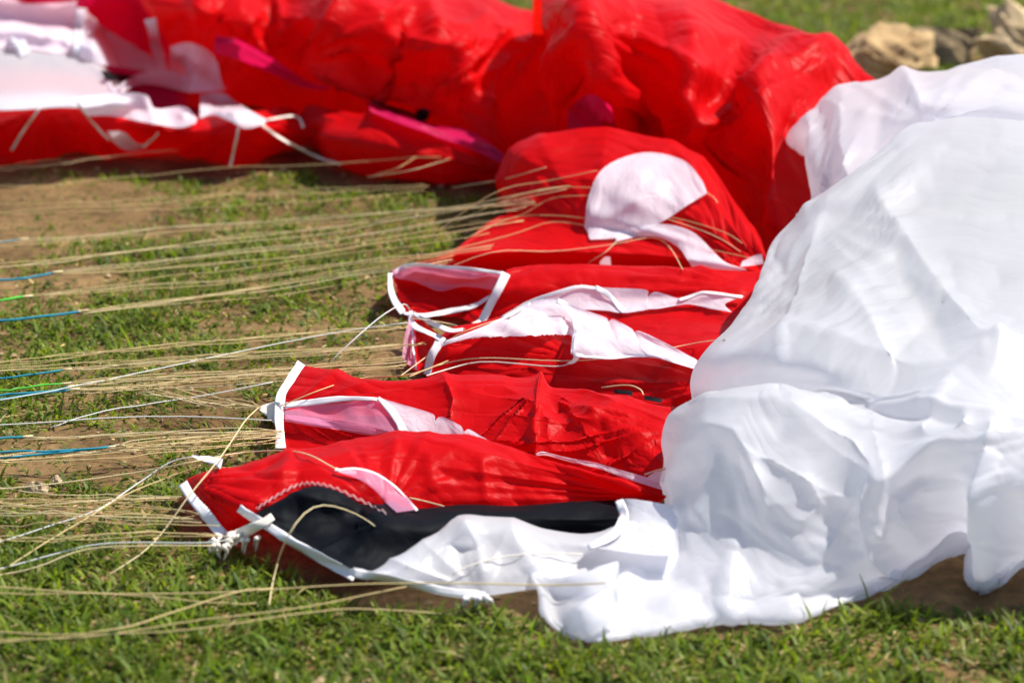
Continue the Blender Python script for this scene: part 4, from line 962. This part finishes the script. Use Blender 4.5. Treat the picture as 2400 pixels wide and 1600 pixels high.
CLOD = stone_mat('dry_clod', (.40, .28, .16), (.62, .47, .30), 60)
g = P(2075, 215, 0); rock('stone', (g[0], g[1] + .04, 0), (.125, .08, .064), 3, SAND, 'tan wedge shaped stone beside the red cloth, nearest the heap', 'stone', .5, rough=.7)
g = P(2215, 160, 0); rock('stone', (g[0], g[1] + .05, 0), (.095, .05, .036), 8, SANDD, 'low flat stone with dark shaded front between two tan stones', 'stone', .1, flat=.7, rough=.6)
g = P(2385, 172, 0); rock('stone', (g[0], g[1] + .04, 0), (.09, .07, .062), 14, SANDL, 'pale lumpy sandstone at the right edge above the white cloth', 'stone', .9, rough=.8)
g = P(2400, 1400, 0)
SLAB = (g[0], g[1] + .035)
g = P(85, 1148, 0); rock('earth_clod', (g[0], g[1], 0), (.017, .012, .009), 31, CLOD, 'pale crumbly earth clod in the grass beside the tan lines', 'clod', .2, rough=.5)
g = P(132, 1130, 0); rock('earth_clod', (g[0], g[1], 0), (.008, .007, .006), 33, CLOD, 'tiny pale clod just right of the larger clod', 'clod', .2, rough=.5)
# soil crumbs
cv, cf, n0 = [], [], 0
rg = np.random.RandomState(9)
ico = [(0, 0, 1), (.9, 0, .2), (.28, .85, .25), (-.72, .53, .2), (-.72, -.53, .22), (.28, -.85, .2), (0, 0, -.6)]
icf = [(0, 1, 2), (0, 2, 3), (0, 3, 4), (0, 4, 5), (0, 5, 1), (6, 2, 1), (6, 3, 2), (6, 4, 3), (6, 5, 4), (6, 1, 5)]
xs, ys = rg.uniform(-1.4, 1.4, 2600), rg.uniform(1.2, 4.6, 2600)
zs = gh(xs, ys)
for x, y, z in zip(xs, ys, zs):
    s = rg.uniform(.0012, .0045) * (1.6 if rg.rand() < .08 else 1)
    w = np.array(ico) * s * rg.uniform(.6, 1.3, (7, 3))
    a = rg.uniform(0, 6.28); ca, sa = math.cos(a), math.sin(a)
    w = np.stack([w[:, 0] * ca - w[:, 1] * sa, w[:, 0] * sa + w[:, 1] * ca, w[:, 2] * .8], 1)
    cv.append(w + np.array([x, y, z + s * .3])); cf += [(p + n0, q_ + n0, r + n0) for p, q_, r in icf]; n0 += 7
crumbs = mesh_obj('soil_crumbs', np.concatenate(cv), cf, stone_mat('crumbs', (.20, .12, .06), (.46, .33, .19), 8), smooth=False)
crumbs['kind'] = 'stuff'; crumbs['label'] = 'small brown soil crumbs scattered among the grass'; crumbs['category'] = 'soil'

# ------------------------------------------------------------------ grass
def grass():
    rg = np.random.RandomState(4)
    # where the cloth lies on the ground nothing stands up
    cell = .008
    mask = np.zeros((900, 500), bool)      # y, x
    for X in FOOT:
        l = X[X[:, 2] < .06]
        i = ((l[:, 1] - .5) / cell).astype(int); j = ((l[:, 0] + 2.0) / cell).astype(int)
        ok = (i >= 0) & (i < 900) & (j >= 0) & (j < 500)
        mask[i[ok], j[ok]] = True
    for _ in range(2):                     # close, then shrink
        m = mask.copy(); m[1:] |= mask[:-1]; m[:-1] |= mask[1:]; m[:, 1:] |= mask[:, :-1]; m[:, :-1] |= mask[:, 1:]; mask = m
    for _ in range(2):
        m = mask.copy(); m[1:] &= mask[:-1]; m[:-1] &= mask[1:]; m[:, 1:] &= mask[:, :-1]; m[:, :-1] &= mask[:, 1:]; mask = m
    def dens(x, y):
        n = fbm(x * 3.2 + 5, y * 3.2, 21, 4)
        n2 = fbm(x * 11, y * 11, 23, 3)
        base = np.interp(y, [1.3, 1.66, 1.82, 2.1, 2.3, 2.9, 3.3, 3.6, 5], [.77, .76, .70, .62, .52, .53, .72, 1.15, 1.3])
        base = base + np.where((x > .15) & (y < 1.9), .05, 0)
        return np.clip((base - (.75 * n + .45 * n2) + .14) * 4.2, .0, 1)
    NT = 58000
    y = 1.05 + (5.4 - 1.05) * rg.rand(NT) ** 1.25
    x = (rg.rand(NT) * 2 - 1) * (.16 + .27 * y)
    keep = rg.rand(NT) < dens(x, y) * .82 + .18
    tx, ty = x[keep], y[keep]
    per = rg.randint(6, 15, len(tx))
    ti = np.repeat(np.arange(len(tx)), per)
    n = len(ti)
    sp = rg.uniform(.003, .012, len(tx))[ti]
    bx = tx[ti] + rg.randn(n) * sp; by = ty[ti] + rg.randn(n) * sp
    mi = np.clip(((by - .5) / cell).astype(int), 0, 899); mj = np.clip(((bx + 2) / cell).astype(int), 0, 499)
    k = ~mask[mi, mj]
    k &= ~((((bx - SLAB[0]) / (.150 + .02 * np.sin(by * 170))) ** 2 + ((by - SLAB[1]) / (.062 + .012 * np.sin(bx * 140))) ** 2) < 1)
    bx, by, ti = bx[k], by[k], ti[k]
    n = len(bx)
    d = dens(bx, by)
    straw = rg.rand(n) < (.28 + .22 * (1 - d)) * np.interp(by, [2.9, 3.5], [1, .35])
    ln = rg.uniform(.007, .021, n) * (.62 + .55 * rg.rand(len(tx))[ti]) * (.45 + .7 * d)
    ln = np.where(rg.rand(n) < .03, ln * 1.7, ln)
    near_cloth = (by > 1.7) & (by < 2.4)
    wd = rg.uniform(.0007, .0019, n)
    az = rg.uniform(0, 2 * math.pi, n)
    lean = np.abs(rg.randn(n)) * .55 + .25
    lean = np.where(straw, lean + .7, lean)
    lean = np.minimum(lean, 1.45)
    bend = rg.uniform(.1, .9, n)
    dx, dy = np.cos(az), np.sin(az)
    px, py = -dy, dx
    bz = gh(bx, by) - .001
    V = np.zeros((n, 5, 3))
    pos = np.stack([bx, by, bz], 1)
    for s, (t, w) in enumerate(((0, 1.), (.55, .9), (1., 0))):
        ang = lean + bend * t
        r = ln * t
        c = pos + np.stack([dx * np.sin(ang) * r, dy * np.sin(ang) * r, np.maximum(np.cos(ang), .08) * r], 1)
        side = np.stack([px, py, np.zeros(n)], 1) * (wd * w)[:, None]
        if s < 2:
            V[:, 2 * s] = c - side; V[:, 2 * s + 1] = c + side
        else:
            V[:, 4] = c
    b = (np.arange(n) * 5)[:, None]
    quads = (b[:, :, None] + np.array([[0, 1, 3, 2]])[None]).reshape(-1, 4)
    tris = (b + np.array([[2, 3, 4]])).reshape(-1, 3)
    me = bpy.data.meshes.new('grass')
    me.vertices.add(n * 5); me.vertices.foreach_set('co', V.astype(np.float32).ravel())
    loops = np.concatenate([quads.ravel(), tris.ravel()]).astype(np.int32)
    me.loops.add(len(loops)); me.loops.foreach_set('vertex_index', loops)
    starts = np.concatenate([np.arange(len(quads)) * 4, len(quads) * 4 + np.arange(len(tris)) * 3]).astype(np.int32)
    me.polygons.add(len(starts)); me.polygons.foreach_set('loop_start', starts)
    me.polygons.foreach_set('use_smooth', np.ones(len(starts), bool))
    me.update(calc_edges=True)
    g1, g2, g3 = np.array([.040, .098, .005]), np.array([.125, .190, .012]), np.array([.31, .285, .048])
    a = rg.rand(n, 1); tuft = rg.rand(len(tx))[ti][:, None]
    col = g1 * (1 - tuft) + g2 * tuft
    col = col * (1 - .35 * a) + g3 * .35 * a
    st = np.array([.50, .40, .19]) * (.55 + .6 * rg.rand(n, 1))
    col = np.where(straw[:, None], st, col) * (.55 + .85 * rg.rand(n, 1)) * (.7 + .6 * rg.rand(len(tx), 1)[ti])
    at = me.color_attributes.new('tint', 'FLOAT_COLOR', 'POINT')
    at.data.foreach_set('color', np.concatenate([np.repeat(col, 5, 0), np.ones((n * 5, 1))], 1).astype(np.float32).ravel())
    me.materials.append(grass_mat())
    o = bpy.data.objects.new('grass', me); COL.objects.link(o)
    o['kind'] = 'stuff'; o['label'] = 'short patchy green grass with dry straw'; o['category'] = 'grass'
    print('blades', n)
grass()
